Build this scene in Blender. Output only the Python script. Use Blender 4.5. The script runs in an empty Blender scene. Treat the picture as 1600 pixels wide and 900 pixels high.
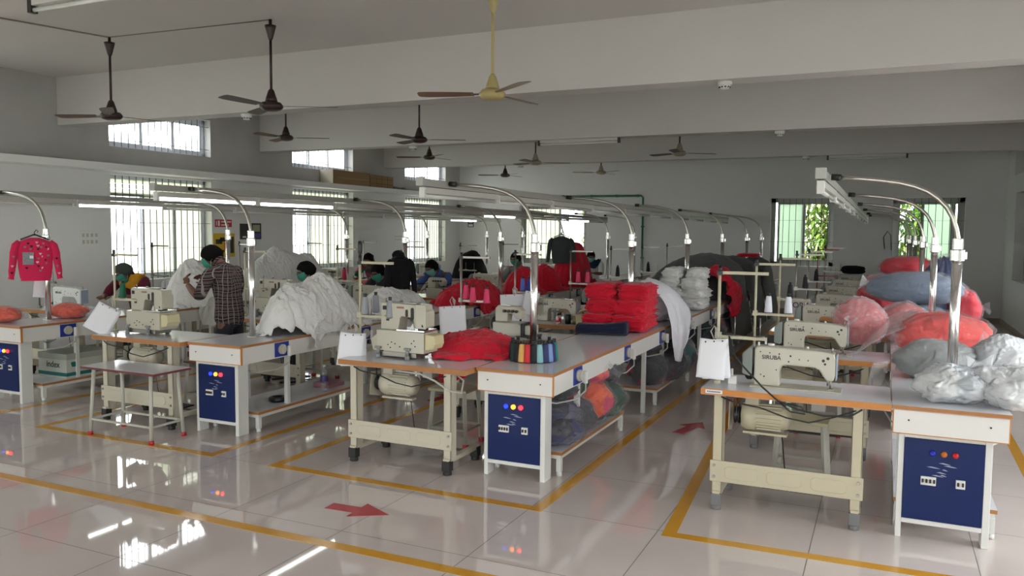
import bpy, bmesh, math, random
from math import sin, cos, pi, radians
from mathutils import Vector, Matrix, noise
S = bpy.context.scene
COL = S.collection
random.seed(7)

# ------------------------------------------------------------------ camera
def cam_axes(yaw, pitch, roll):
    cy, sy = cos(yaw), sin(yaw)
    f = Vector((-sy*cos(pitch), cy*cos(pitch), -sin(pitch)))
    r = Vector((cy, sy, 0)); u = r.cross(f)
    return f, r*cos(roll)+u*sin(roll), -r*sin(roll)+u*cos(roll)
_f, _r, _u = cam_axes(.433452, .0714907, .00904262)
cd = bpy.data.cameras.new('camera'); cam = bpy.data.objects.new('camera', cd); COL.objects.link(cam)
cd.sensor_width = 36; cd.lens = 1259.17/1600*36; cd.clip_start = .05; cd.clip_end = 200
cam.matrix_world = Matrix(((_r.x, _u.x, -_f.x, 0), (_r.y, _u.y, -_f.y, 0), (_r.z, _u.z, -_f.z, 1.69), (0, 0, 0, 1)))
S.camera = cam

# ------------------------------------------------------------------ view, world, daylight
S.view_settings.view_transform = 'Standard'; S.view_settings.look = 'None'
S.view_settings.gamma = 1; S.view_settings.use_curve_mapping = False
S.view_settings.exposure = 0.24
try:
    S.cycles.use_denoising = True
    S.cycles.max_bounces = 9; S.cycles.diffuse_bounces = 5; S.cycles.glossy_bounces = 4
    S.cycles.transmission_bounces = 4; S.cycles.transparent_max_bounces = 14
    S.cycles.caustics_reflective = False; S.cycles.caustics_refractive = False
    S.cycles.sample_clamp_indirect = 4.0; S.cycles.use_light_tree = True
except Exception:
    pass
SKY = 9.5
w = bpy.data.worlds.new('overcast_sky'); S.world = w; w.use_nodes = True
nt = w.node_tree; nt.nodes.clear()
out = nt.nodes.new('ShaderNodeOutputWorld'); bg = nt.nodes.new('ShaderNodeBackground')
tc = nt.nodes.new('ShaderNodeTexCoord'); sep = nt.nodes.new('ShaderNodeSeparateXYZ')
rp = nt.nodes.new('ShaderNodeValToRGB')
rp.color_ramp.elements[0].position = 0.0; rp.color_ramp.elements[0].color = (.55, .58, .55, 1)
rp.color_ramp.elements[1].position = .25; rp.color_ramp.elements[1].color = (.97, .985, 1, 1)
nt.links.new(tc.outputs['Generated'], sep.inputs[0]); nt.links.new(sep.outputs['Z'], rp.inputs[0])
nt.links.new(rp.outputs[0], bg.inputs[0]); bg.inputs[1].default_value = SKY
nt.links.new(bg.outputs[0], out.inputs[0])
def portal(name, loc, direction, wx, wz):
    l = bpy.data.lights.new(name, 'AREA'); l.shape = 'RECTANGLE'; l.size = wx; l.size_y = wz
    o = bpy.data.objects.new(name, l); COL.objects.link(o); o.location = loc
    o.rotation_euler = Vector(direction).to_track_quat('-Z', 'Z').to_euler()
    l.cycles.is_portal = True
    o['kind'] = 'helper'
    return o

# ------------------------------------------------------------------ materials
def lin(r, g=None, b=None):
    if g is None: r, g, b = r
    return tuple(((c/255)/12.92 if c/255 <= .04045 else ((c/255+.055)/1.055)**2.4) for c in (r, g, b))
MATS = {}
def mat(name, col, rough=.5, metal=0.0, spec=.5, noise_amt=0.0, noise_scale=8, bump=0.0, bump_scale=60, emit=0, coat=0, alpha=1, sheen=0, trans=0):
    if name in MATS: return MATS[name]
    m = bpy.data.materials.new(name); m.use_nodes = True; MATS[name] = m
    t = m.node_tree; b = t.nodes['Principled BSDF']
    b.inputs['Base Color'].default_value = (*col, 1); b.inputs['Roughness'].default_value = rough
    b.inputs['Metallic'].default_value = metal; b.inputs['Specular IOR Level'].default_value = spec
    if coat: b.inputs['Coat Weight'].default_value = coat; b.inputs['Coat Roughness'].default_value = .08
    if sheen: b.inputs['Sheen Weight'].default_value = sheen
    if alpha < 1: b.inputs['Alpha'].default_value = alpha
    if trans: b.inputs['Transmission Weight'].default_value = trans
    if emit: b.inputs['Emission Color'].default_value = (*col, 1); b.inputs['Emission Strength'].default_value = emit
    co = t.nodes.new('ShaderNodeTexCoord')
    if noise_amt:
        n = t.nodes.new('ShaderNodeTexNoise'); n.inputs['Scale'].default_value = noise_scale; n.inputs['Detail'].default_value = 6
        t.links.new(co.outputs['Object'], n.inputs['Vector'])
        mx = t.nodes.new('ShaderNodeMix'); mx.data_type = 'RGBA'
        mx.inputs['A'].default_value = (*[max(0, c*(1-noise_amt)) for c in col], 1)
        mx.inputs['B'].default_value = (*[min(1, c*(1+noise_amt)) for c in col], 1)
        t.links.new(n.outputs['Fac'], mx.inputs['Factor']); t.links.new(mx.outputs['Result'], b.inputs['Base Color'])
    if bump:
        n = t.nodes.new('ShaderNodeTexNoise'); n.inputs['Scale'].default_value = bump_scale; n.inputs['Detail'].default_value = 5
        t.links.new(co.outputs['Object'], n.inputs['Vector'])
        bp = t.nodes.new('ShaderNodeBump'); bp.inputs['Strength'].default_value = bump; bp.inputs['Distance'].default_value = .01
        t.links.new(n.outputs['Fac'], bp.inputs['Height']); t.links.new(bp.outputs[0], b.inputs['Normal'])
    return m
SLABW = mat('slab_white_paint', (.84, .84, .83), .8, spec=.2)  # loft slab paint, paler than the wall paint
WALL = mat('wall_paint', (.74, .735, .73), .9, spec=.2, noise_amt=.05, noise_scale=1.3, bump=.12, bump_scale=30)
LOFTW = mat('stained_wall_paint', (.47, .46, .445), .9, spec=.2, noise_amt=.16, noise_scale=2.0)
CEIL = mat('ceiling_paint', (.63, .61, .585), .9, spec=.2, noise_amt=.05, noise_scale=1.1, bump=.1, bump_scale=25)
UPVC = mat('white_window_profile', (.72, .75, .80), .35)
GREYP = mat('grey_window_profile', (.34, .35, .32), .4)
BAR = mat('dark_grill_bar', (.11, .11, .11), .6)
WBAR = mat('grey_grill_bar', (.16, .17, .19), .6)
LAM = mat('white_laminate', (.70, .70, .74), .16, noise_amt=.02)
LAMF = mat('white_apron_board', (.74, .73, .70), .35)
EDGE = mat('orange_brown_edge_band', (.56, .215, .04), .4, noise_amt=.12, noise_scale=20)
EDGE2 = mat('brown_edge_band', (.40, .17, .05), .45, noise_amt=.12, noise_scale=20)
STEELG = mat('grey_white_painted_steel', (.46, .455, .39), .45)
STEELW = mat('white_painted_steel', (.70, .71, .68), .4)
CREAM = mat('cream_painted_steel', (.52, .475, .34), .42, noise_amt=.05, noise_scale=6)
CREAM2 = mat('pale_cream_painted_steel', (.54, .505, .40), .42, noise_amt=.05, noise_scale=6)
MACH = mat('machine_enamel', (.50, .475, .385), .28, coat=.3)
MACHW = mat('white_machine_enamel', (.72, .74, .72), .25, coat=.3)
MACHG = mat('grey_green_machine_cover', (.20, .23, .21), .4)
BLUEP = mat('blue_control_panel_paint', (.003, .015, .092), .4, spec=.25, noise_amt=.12, noise_scale=5)
BLUES = mat('blue_socket_plate', (.02, .045, .30), .3)
CHROME = mat('polished_steel', (.80, .79, .77), .2, metal=1)
DULLM = mat('dull_steel', (.30, .28, .25), .35, metal=.9)
DARKM = mat('dark_metal', (.045, .043, .04), .4, metal=.6)
BLACK = mat('black_plastic', (.012, .012, .013), .4)
RUBBER = mat('black_rubber', (.02, .02, .02), .7)
GREYR = mat('grey_rubber', (.16, .16, .16), .6)
REDR = mat('red_rubber', (.45, .02, .03), .5)
WPL = mat('white_plastic', (.75, .75, .72), .35)
BEIGEPL = mat('beige_plastic', (.50, .48, .42), .45)
PAPER = mat('paper', (.80, .80, .84), .8, spec=.2)
TUBEON = mat('lit_fluorescent_tube', (.93, 1.0, .95), .3, emit=9)
TUBEOFF = mat('unlit_fluorescent_tube', (.72, .73, .70), .15)
BATTEN = mat('batten_lamp_body', (.60, .58, .55), .4)
DUCT = mat('grey_steel_channel', (.42, .42, .39), .4, metal=.2)
CORD = mat('black_cord', (.015, .018, .016), .5)
GCORD = mat('grey_cord', (.45, .44, .40), .5)
GREEN = mat('green_pipe_paint', (.01, .14, .07), .4)
CARD = mat('brown_cardboard', (.30, .19, .09), .85, noise_amt=.1, noise_scale=4)
TAPEF = mat('yellow_floor_tape', (.58, .285, .02), .14, noise_amt=.1, noise_scale=9)
REDF = mat('red_floor_arrow', (.42, .03, .045), .2, noise_amt=.1, noise_scale=14)

def glass_mat(name, tint, fac_transparent):
    m = bpy.data.materials.new(name); m.use_nodes = True; t = m.node_tree; t.nodes.clear()
    o = t.nodes.new('ShaderNodeOutputMaterial'); mx = t.nodes.new('ShaderNodeMixShader')
    tr = t.nodes.new('ShaderNodeBsdfTransparent'); tr.inputs[0].default_value = (*tint, 1)
    df = t.nodes.new('ShaderNodeBsdfPrincipled'); df.inputs['Base Color'].default_value = (.6, .62, .58, 1); df.inputs['Roughness'].default_value = .25
    mx.inputs[0].default_value = fac_transparent
    t.links.new(df.outputs[0], mx.inputs[1]); t.links.new(tr.outputs[0], mx.inputs[2]); t.links.new(mx.outputs[0], o.inputs[0])
    return m
def frost_mat(name, col, through):
    m = bpy.data.materials.new(name); m.use_nodes = True; t = m.node_tree; t.nodes.clear()
    o = t.nodes.new('ShaderNodeOutputMaterial'); mx = t.nodes.new('ShaderNodeMixShader'); m2 = t.nodes.new('ShaderNodeMixShader')
    tr = t.nodes.new('ShaderNodeBsdfTransparent'); tr.inputs[0].default_value = (*col, 1)
    tl = t.nodes.new('ShaderNodeBsdfTranslucent'); tl.inputs[0].default_value = (*[c*.50 for c in col], 1)
    gl = t.nodes.new('ShaderNodeBsdfGlossy'); gl.inputs['Roughness'].default_value = .2
    mx.inputs[0].default_value = through; m2.inputs[0].default_value = .05
    t.links.new(tl.outputs[0], mx.inputs[1]); t.links.new(tr.outputs[0], mx.inputs[2]); t.links.new(mx.outputs[0], m2.inputs[1]); t.links.new(gl.outputs[0], m2.inputs[2]); t.links.new(m2.outputs[0], o.inputs[0])
    return m
FROST = frost_mat('frosted_window_glass', (.97, 1.0, .86), .04)
FROST2 = frost_mat('frosted_green_window_glass', (.80, .95, .80), .03)
CLEARG = glass_mat('clear_window_glass', (.95, .97, .97), .96)

def tile_mat():
    m = bpy.data.materials.new('polished_floor_tile'); m.use_nodes = True; t = m.node_tree; b = t.nodes['Principled BSDF']
    N, L = t.nodes, t.links
    co = N.new('ShaderNodeNewGeometry'); sp = N.new('ShaderNodeSeparateXYZ'); L.new(co.outputs['Position'], sp.inputs[0])
    def line(axis, off):
        a = N.new('ShaderNodeMath'); a.operation = 'ADD'; a.inputs[1].default_value = off; L.new(sp.outputs[axis], a.inputs[0])
        mo = N.new('ShaderNodeMath'); mo.operation = 'PINGPONG'; mo.inputs[1].default_value = .4; L.new(a.outputs[0], mo.inputs[0])
        lt = N.new('ShaderNodeMath'); lt.operation = 'LESS_THAN'; lt.inputs[1].default_value = .0022; L.new(mo.outputs[0], lt.inputs[0])
        return lt, a
    lx, ax = line('X', 20*.8-.49); ly, ay = line('Y', 20*.8-4.405+.8*0)
    mxx = N.new('ShaderNodeMath'); mxx.operation = 'MAXIMUM'; L.new(lx.outputs[0], mxx.inputs[0]); L.new(ly.outputs[0], mxx.inputs[1])
    # each tile a slightly different tone
    fl = []
    for a in (ax, ay):
        d = N.new('ShaderNodeMath'); d.operation = 'DIVIDE'; d.inputs[1].default_value = .8; L.new(a.outputs[0], d.inputs[0])
        f = N.new('ShaderNodeMath'); f.operation = 'FLOOR'; L.new(d.outputs[0], f.inputs[0]); fl.append(f)
    cb = N.new('ShaderNodeCombineXYZ'); L.new(fl[0].outputs[0], cb.inputs[0]); L.new(fl[1].outputs[0], cb.inputs[1])
    wn = N.new('ShaderNodeTexWhiteNoise'); L.new(cb.outputs[0], wn.inputs[0])
    nz = N.new('ShaderNodeTexNoise'); nz.inputs['Scale'].default_value = 3; nz.inputs['Detail'].default_value = 8; L.new(co.outputs['Position'], nz.inputs['Vector'])
    c1 = N.new('ShaderNodeMix'); c1.data_type = 'RGBA'; c1.inputs['A'].default_value = (.56, .495, .465, 1); c1.inputs['B'].default_value = (.63, .565, .53, 1)
    L.new(nz.outputs['Fac'], c1.inputs['Factor'])
    c2 = N.new('ShaderNodeMix'); c2.data_type = 'RGBA'; c2.blend_type = 'MULTIPLY'; c2.inputs['Factor'].default_value = .06
    L.new(c1.outputs['Result'], c2.inputs['A']); L.new(wn.outputs['Value'], c2.inputs['B'])
    c3 = N.new('ShaderNodeMix'); c3.data_type = 'RGBA'; L.new(mxx.outputs[0], c3.inputs['Factor'])
    L.new(c2.outputs['Result'], c3.inputs['A']); c3.inputs['B'].default_value = (.10, .09, .085, 1)
    L.new(c3.outputs['Result'], b.inputs['Base Color'])
    r = N.new('ShaderNodeMath'); r.operation = 'MULTIPLY_ADD'; r.inputs[1].default_value = .5; r.inputs[2].default_value = .035; L.new(mxx.outputs[0], r.inputs[0])
    L.new(r.outputs[0], b.inputs['Roughness']); b.inputs['IOR'].default_value = 1.55; b.inputs['Specular IOR Level'].default_value = .6
    return m
TILE = tile_mat()

# ------------------------------------------------------------------ mesh helpers
def rot_to(d):
    return Vector(d).normalized().to_track_quat('Z', 'Y').to_matrix()
class MB:
    def __init__(s): s.v = []; s.f = []; s.m = []; s.sm = []; s.T = None
    def _v(s, p):
        p = Vector(p)
        if s.T is not None: p = s.T @ p
        s.v.append(p); return len(s.v)-1
    def face(s, idx, mi=0, sm=False): s.f.append(tuple(idx)); s.m.append(mi); s.sm.append(sm)
    def box(s, x0, x1, y0, y1, z0, z1, mi=0, top=None):
        i = [s._v(p) for p in ((x0,y0,z0),(x1,y0,z0),(x1,y1,z0),(x0,y1,z0),(x0,y0,z1),(x1,y0,z1),(x1,y1,z1),(x0,y1,z1))]
        for k, q in enumerate(((0,3,2,1),(4,5,6,7),(0,1,5,4),(1,2,6,5),(2,3,7,6),(3,0,4,7))):
            s.face([i[j] for j in q], (top if (top is not None and k < 2) else mi))
        return s
    def bar(s, p0, p1, w, h=None, mi=0):
        h = h or w; p0 = Vector(p0); p1 = Vector(p1); d = p1-p0; R = rot_to(d)
        c = []
        for e in (p0, p1):
            for a, b in ((-1,-1),(1,-1),(1,1),(-1,1)):
                c.append(s._v(e + R @ Vector((a*w/2, b*h/2, 0))))
        for q in ((3,2,1,0),(4,5,6,7),(0,1,5,4),(1,2,6,5),(2,3,7,6),(3,0,4,7)): s.face([c[j] for j in q], mi)
        return s
    def cyl(s, p0, p1, r0, r1=None, n=16, mi=0, cap=True, sm=True):
        r1 = r0 if r1 is None else r1
        p0 = Vector(p0); p1 = Vector(p1); R = rot_to(p1-p0); a = []; b = []
        for k in range(n):
            t = 2*pi*k/n; u = R @ Vector((cos(t), sin(t), 0))
            a.append(s._v(p0+u*r0)); b.append(s._v(p1+u*r1))
        for k in range(n): j = (k+1) % n; s.face((a[k], a[j], b[j], b[k]), mi, sm)
        if cap: s.face(a[::-1], mi); s.face(b, mi)
        return s
    def tube(s, pts, r, n=8, mi=0, cap=True):
        pts = [Vector(p) for p in pts]; rings = []
        N = None
        for k, p in enumerate(pts):
            d = (pts[min(k+1, len(pts)-1)]-pts[max(k-1, 0)]).normalized()
            if N is None: N = d.orthogonal().normalized()
            N = (N - d*N.dot(d)).normalized(); B = d.cross(N)
            rr = r[k] if isinstance(r, (list, tuple)) else r
            rings.append([s._v(p+(N*cos(2*pi*j/n)+B*sin(2*pi*j/n))*rr) for j in range(n)])
        for a, b in zip(rings, rings[1:]):
            for j in range(n): q = (j+1) % n; s.face((a[j], a[q], b[q], b[j]), mi, True)
        if cap: s.face(rings[0][::-1], mi); s.face(rings[-1], mi)
        return s
    def lathe(s, prof, c=(0, 0, 0), n=20, mi=0, axis='Z', sm=True):
        c = Vector(c); rings = []
        for r, h in prof:
            ring = []
            for k in range(n):
                t = 2*pi*k/n
                p = {'Z': (r*cos(t), r*sin(t), h), 'X': (h, r*cos(t), r*sin(t)), 'Y': (r*sin(t), h, r*cos(t))}[axis]
                ring.append(s._v(c+Vector(p)))
            rings.append(ring)
        for a, b in zip(rings, rings[1:]):
            for j in range(n): q = (j+1) % n; s.face((a[j], a[q], b[q], b[j]), mi, sm)
        s.face(rings[0][::-1], mi); s.face(rings[-1], mi)
        return s
    def prism(s, poly, y0, y1, axis='Y', mi=0, inset=0.0):
        """poly in (x,z) extruded along y (axis Y), or (x,y) along z (axis Z), or (y,z) along x (axis X)"""
        def P(a, b, t): return {'Y': (a, t, b), 'Z': (a, b, t), 'X': (t, a, b)}[axis]
        A = [s._v(P(a, b, y0)) for a, b in poly]; B = [s._v(P(a, b, y1)) for a, b in poly]; n = len(poly)
        for k in range(n): j = (k+1) % n; s.face((A[k], A[j], B[j], B[k]), mi)
        s.face(A[::-1], mi); s.face(B, mi)
        return s
    def grid(s, fn, nu, nv, mi=0, sm=True, closeu=False):
        I = [[s._v(fn(i/nu if closeu else i/(nu-1), j/(nv-1))) for i in range(nu)] for j in range(nv)]
        for j in range(nv-1):
            for i in range(nu if closeu else nu-1):
                k = (i+1) % nu
                s.face((I[j][i], I[j][k], I[j+1][k], I[j+1][i]), mi, sm)
        return I
    def build(s, name, mats, parent=None, bevel=0, seg=2, subsurf=0, solid=0):
        me = bpy.data.meshes.new(name)
        me.from_pydata([tuple(p) for p in s.v], [], s.f)
        if not isinstance(mats, (list, tuple)): mats = [mats]
        for m_ in mats: me.materials.append(m_)
        me.polygons.foreach_set('material_index', s.m); me.polygons.foreach_set('use_smooth', s.sm)
        bm = bmesh.new(); bm.from_mesh(me); bmesh.ops.recalc_face_normals(bm, faces=bm.faces); bm.to_mesh(me); bm.free()
        me.update()
        o = bpy.data.objects.new(name, me); COL.objects.link(o)
        if parent is not None: o.parent = parent
        if solid: q = o.modifiers.new('solid', 'SOLIDIFY'); q.thickness = solid; q.offset = 0
        if bevel: q = o.modifiers.new('bevel', 'BEVEL'); q.width = bevel; q.segments = seg; q.limit_method = 'ANGLE'; q.angle_limit = radians(35)
        if subsurf: q = o.modifiers.new('sub', 'SUBSURF'); q.levels = subsurf; q.render_levels = subsurf
        return o
def tag(o, label=None, cat=None, group=None, kind=None):
    if label: o['label'] = label
    if cat: o['category'] = cat
    if group: o['group'] = group
    if kind: o['kind'] = kind
    return o
def empty(name, loc, label, cat, group=None, rz=0):
    o = bpy.data.objects.new(name, None); COL.objects.link(o); o.location = loc; o.rotation_euler = (0, 0, rz); o.empty_display_size = .1
    return tag(o, label, cat, group)
def struct(name, mb, m, **k):
    o = mb.build(name, m, **k); o['kind'] = 'structure'; return o
def copy_tree(o, parent=None):
    c = o.copy(); COL.objects.link(c)
    if parent is not None: c.parent = parent
    for ch in list(o.children): copy_tree(ch, c)
    return c
def place(proto, used, loc, label, group=None, rz=0, cat=None):
    """first use moves the prototype itself, later uses copy it"""
    o = proto if not used.get(proto.name) else copy_tree(proto)
    used[proto.name] = 1
    o.location = loc; o.rotation_euler = (0, 0, rz); o['label'] = label
    if cat: o['category'] = cat
    if group: o['group'] = group
    return o
USED = {}
ORD = ['first', 'second', 'third', 'fourth', 'fifth', 'sixth', 'seventh', 'eighth', 'ninth', 'tenth']
# ------------------------------------------------------------------ the room
XL, XR, YB, YF, ZC = -9.68, 2.03, 17.76, -4.2, 3.58
TH = .24
struct('floor', MB().box(XL-TH, XR+TH, YF-TH, YB+TH, -.12, 0), TILE)
struct('ceiling', MB().box(XL-TH, XR+TH, YF-TH, YB+TH, ZC, ZC+.15), CEIL)
struct('ground', MB().box(-60, 60, -60, 80, -.4, -.14), mat('pale_yard_concrete', (.36, .36, .33), .9, noise_amt=.15, noise_scale=.6))
for k, y in enumerate((-.47, 3.03, 7.02, 10.70, 14.42)):
    struct('ceiling_beam_%d' % (k+1) if False else 'beam', MB().box(XL-.02, XR+.02, y, y+.26, 2.98, ZC+.02), CEIL)

def wall_with_holes(name, axis, at, thick, u0, u1, z0, z1, holes, m):
    """axis 'X': wall plane x=at, running along y; axis 'Y': plane y=at running along x; thick signed outward"""
    holes = [(h[0], h[1], max(h[2], z0), min(h[3], z1)) for h in holes if h[3] > z0 and h[2] < z1]
    us = sorted({u0, u1, *[h[0] for h in holes], *[h[1] for h in holes]})
    zs = sorted({z0, z1, *[h[2] for h in holes], *[h[3] for h in holes]})
    b = MB()
    lo, hi = min(at, at+thick), max(at, at+thick)
    for a0, a1 in zip(us, us[1:]):
        run = None
        for c0, c1 in zip(zs, zs[1:]):
            um, zm = (a0+a1)/2, (c0+c1)/2
            if any(h[0] < um < h[1] and h[2] < zm < h[3] for h in holes):
                if run: _wb(b, axis, lo, hi, a0, a1, *run); run = None
            else: run = (run[0], c1) if run else (c0, c1)
        if run: _wb(b, axis, lo, hi, a0, a1, *run)
    return struct(name, b, m)
def _wb(b, axis, lo, hi, a0, a1, c0, c1):
    if axis == 'X': b.box(lo, hi, a0, a1, c0, c1)
    else: b.box(a0, a1, lo, hi, c0, c1)

winYs = [(7.77, 9.6), (11.52, 13.33), (15.25, 17.05)]
bays = [(-3.45, -1.62), (.29, 2.12), (4.03, 5.86)] + winYs
LH = [(a, b, .93, 2.41) for a, b in bays] + [(a, b, 2.79, 3.36) for a, b in bays]
wall_with_holes('wall_left', 'X', XL, -TH, YF, YB, 0, 2.5, LH, WALL)
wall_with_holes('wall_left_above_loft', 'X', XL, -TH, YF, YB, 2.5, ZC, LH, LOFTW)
BH = [(-8.04, -6.33, .9, 2.33), (-2.23, -.98, 1.0, 2.41), (.10, 1.36, 1.0, 2.40)]
wall_with_holes('wall_back', 'Y', YB, TH, XL-TH, XR+TH, 0, ZC, BH, WALL)
RH = [(-3.45, -1.1, .6, 2.41), (.2, 2.5, .6, 2.41), (3.9, 6.3, .6, 2.41), (7.7, 9.9, .93, 2.41)]
wall_with_holes('wall_right', 'X', XR, TH, YF, YB, 0, ZC, RH + [(11.3, 13.2, .9, 2.42), (15.0, 16.5, .9, 2.42), (15.0, 16.85, 2.74, 3.3), (11.3, 13.2, 2.74, 3.3)], WALL)
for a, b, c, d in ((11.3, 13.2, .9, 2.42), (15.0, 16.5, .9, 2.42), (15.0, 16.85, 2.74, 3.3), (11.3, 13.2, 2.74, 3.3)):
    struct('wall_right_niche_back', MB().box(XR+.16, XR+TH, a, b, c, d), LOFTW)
FH = [(-9.2, -6.6, .2, 2.6), (-5.6, -3.0, .2, 2.6), (-2.0, 1.4, .1, 2.6)]  # unseen openings behind the camera, enlarged to brighten the hall
wall_with_holes('wall_front', 'Y', YF, -TH, XL-TH, XR+TH, 0, ZC, FH, WALL)
struct('baseboard_back', MB().box(XL, XR, YB-.012, YB, 0, .1), mat('stone_skirting', (.32, .26, .2), .3))
struct('baseboard_right', MB().box(XR-.012, XR, YF, YB, 0, .1), MATS['stone_skirting'])
struct('baseboard_left', MB().box(XL, XL+.012, YF, YB, 0, .1), MATS['stone_skirting'])
# loft slab along the window wall
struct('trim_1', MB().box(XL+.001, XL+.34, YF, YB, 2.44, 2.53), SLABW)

wn = [0]
def window(axis, at, sgn, u0, u1, z0, z1, panes, frame, grill, hbars, bar_m, deep=.13, grill_step=.115, transom=0, gout=.04):
    """panes: list of (fraction0, fraction1, material or None)"""
    wn[0] += 1; nm = 'window_%d' % wn[0]
    def B(mb, ua, ub, d0, d1, za, zb):
        lo, hi = sorted((at+sgn*d0, at+sgn*d1))
        if axis == 'X': mb.box(lo, hi, ua, ub, za, zb)
        else: mb.box(ua, ub, lo, hi, za, zb)
    f = .05 if frame is UPVC else .085; mb = MB()
    B(mb, u0, u1, deep, deep+.07, z0, z0+f); B(mb, u0, u1, deep, deep+.07, z1-f, z1)
    B(mb, u0, u0+f, deep, deep+.07, z0, z1); B(mb, u1-f, u1, deep, deep+.07, z0, z1)
    root = mb.build(nm, frame); root['kind'] = 'structure'
    W = u1-u0-2*f
    zt = z1-f-transom
    if transom:
        mb = MB(); B(mb, u0+f, u1-f, deep+.01, deep+.05, zt-.03, zt+.01)
        for q in range(3): B(mb, u0+f, u1-f, deep+.02, deep+.03, zt+.01+q*transom/3, zt+.005+(q+.93)*transom/3)
        mb.build('louvre_transom', FROST, root)
    for k, (a, b, m) in enumerate(panes):
        ua, ub = u0+f+a*W, u0+f+b*W; dd = deep+.012+.024*(k % 2)
        mb = MB(); g = .038
        B(mb, ua, ua+g, dd, dd+.022, z0+f, zt); B(mb, ub-g, ub, dd, dd+.022, z0+f, zt)
        B(mb, ua+g, ub-g, dd, dd+.022, z0+f, z0+f+g); B(mb, ua+g, ub-g, dd, dd+.022, zt-g, zt)
        sh = mb.build('sash', frame, root)
        if m: mb = MB(); B(mb, ua+g, ub-g, dd+.009, dd+.013, z0+f+g, zt-g); mb.build('glass_pane', m, sh)
    mb = MB(); n = int((u1-u0)/grill_step)
    for k in range(1, n+1):
        u = u0+(u1-u0)*k/(n+1); c = at+sgn*gout
        if axis == 'X': mb.bar((c, u, z0+.01), (c, u, z1-.01), .010)
        else: mb.bar((u, c, z0+.01), (u, c, z1-.01), .010)
    for z in hbars:
        c = at+sgn*gout
        if axis == 'X': mb.bar((c, u0, z), (c, u1, z), .014, .006)
        else: mb.bar((u0, c, z), (u1, c, z), .014, .006)
    mb.build('window_grill', bar_m, root)
    return root
for a, b in bays:
    window('X', XL, -1, a, b, .93, 2.41, [(0, .36, CLEARG), (.33, .69, FROST), (.66, 1, FROST)], UPVC, 1, [1.05, 1.38, 1.75, 2.12], BAR, transom=.2)
    window('X', XL, -1, a, b, 2.79, 3.36, [(0, .35, CLEARG), (.33, .68, None), (.66, 1, CLEARG)], UPVC, 1, [2.9, 3.25], WBAR)
window('Y', YB, 1, *BH[0], [(0, .6, FROST), (.58, 1, None)], GREYP, 1, [1.0, 1.3, 1.62, 1.95, 2.2], BAR)
window('Y', YB, 1, *BH[1], [(.04, .54, FROST2), (.52, 1, None)], GREYP, 1, [1.12, 1.5, 1.95, 2.3], BAR, grill_step=.13)
window('Y', YB, 1, *BH[2], [(0, .42, None), (.40, .90, FROST2), (.90, 1, None)], GREYP, 1, [1.12, 1.5, 1.95, 2.3], BAR, grill_step=.13)
for h in RH: window('X', XR, 1, *h, [(0, .36, None), (.33, .69, CLEARG), (.66, 1, None)], UPVC, 1, [1.38, 1.95], BAR)
for h in FH: window('Y', YF, -1, *h, [(0, .36, None), (.33, .69, CLEARG), (.66, 1, None)], UPVC, 1, [1.38, 1.95], BAR)
for a, b, c, d in LH: portal('daylight_portal', (XL-TH-.02, (a+b)/2, (c+d)/2), (1, 0, 0), b-a, d-c)
for a, b, c, d in BH: portal('daylight_portal', ((a+b)/2, YB+TH+.02, (c+d)/2), (0, -1, 0), b-a, d-c)
for a, b, c, d in RH: portal('daylight_portal', (XR+TH+.02, (a+b)/2, (c+d)/2), (-1, 0, 0), b-a, d-c)
for a, b, c, d in FH: portal('daylight_portal', ((a+b)/2, YF-TH-.02, (c+d)/2), (0, 1, 0), b-a, d-c)

# floor tape and arrows
def tape(name, pts, wd=.062, label=''):
    b = MB(); P = [Vector((x, y, 0)) for x, y in pts]; L = []; R_ = []
    for k, p in enumerate(P):
        d0 = (P[k]-P[k-1]).normalized() if k else (P[1]-P[0]).normalized()
        d1 = (P[k+1]-P[k]).normalized() if k < len(P)-1 else d0
        n0 = Vector((-d0.y, d0.x, 0)); n1 = Vector((-d1.y, d1.x, 0)); m = (n0+n1).normalized(); s_ = wd/2/max(.3, m.dot(n0))
        L.append(p+m*s_); R_.append(p-m*s_)
    up = Vector((0, 0, .0016)); dn = Vector((0, 0, -.004))
    for k in range(len(P)-1):
        q = (L[k], L[k+1], R_[k+1], R_[k]); a = [b._v(v+up) for v in q]; c = [b._v(v+dn) for v in q]
        b.face(a); b.face(c[::-1])
        for e in range(4): f = (e+1) % 4; b.face((a[e], a[f], c[f], c[e]))
    return tag(b.build(name, TAPEF), label, 'floor marking', 'yellow tape lines around the sewing rows')
tape('floor_tape', [(XL, 3.41), (-1.72, 3.42), (.9, 3.44)], .075, 'yellow tape line running across the whole aisle in front of all the benches')
tape('floor_tape', [(-3.93, 17), (-3.90, 4.42), (-1.86, 4.42), (-1.78, 17)], .075, 'yellow tape outline around the bench with the ring of thread cones')
tape('floor_tape', [(-6.55, 17), (-6.42, 4.42), (-4.5, 4.42), (-4.45, 17)], .075, 'yellow tape outline around the bench with the big white garment heap')
tape('floor_tape', [(-9.2, 4.62), (-7.22, 4.62), (-7.1, 17)], .075, 'yellow tape outline around the bench nearest the window wall')
tape('floor_tape', [(-1.35, 9.0), (-1.04, 4.37), (.95, 4.43), (1.1, 17)], .075, 'yellow tape outline around the bench heaped with plastic bags')
def arrow(x, y, ang, L, label):
    b = MB(); w1, w2, h = .05, .12, .22
    b.prism([(0, -w1), (L-h, -w1), (L-h, -w2), (L, 0), (L-h, w2), (L-h, w1), (0, w1)], -.002, .0016, 'Z')
    o = b.build('floor_arrow', REDF); o.location = (x, y, 0); o.rotation_euler = (0, 0, ang)
    tag(o, label, 'floor marking', 'red arrows stuck on the floor'); return o
arrow(-3.03, 3.91, .06, .42, 'red arrow on the tiles in front of the thread-cone bench, pointing right')
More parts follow.
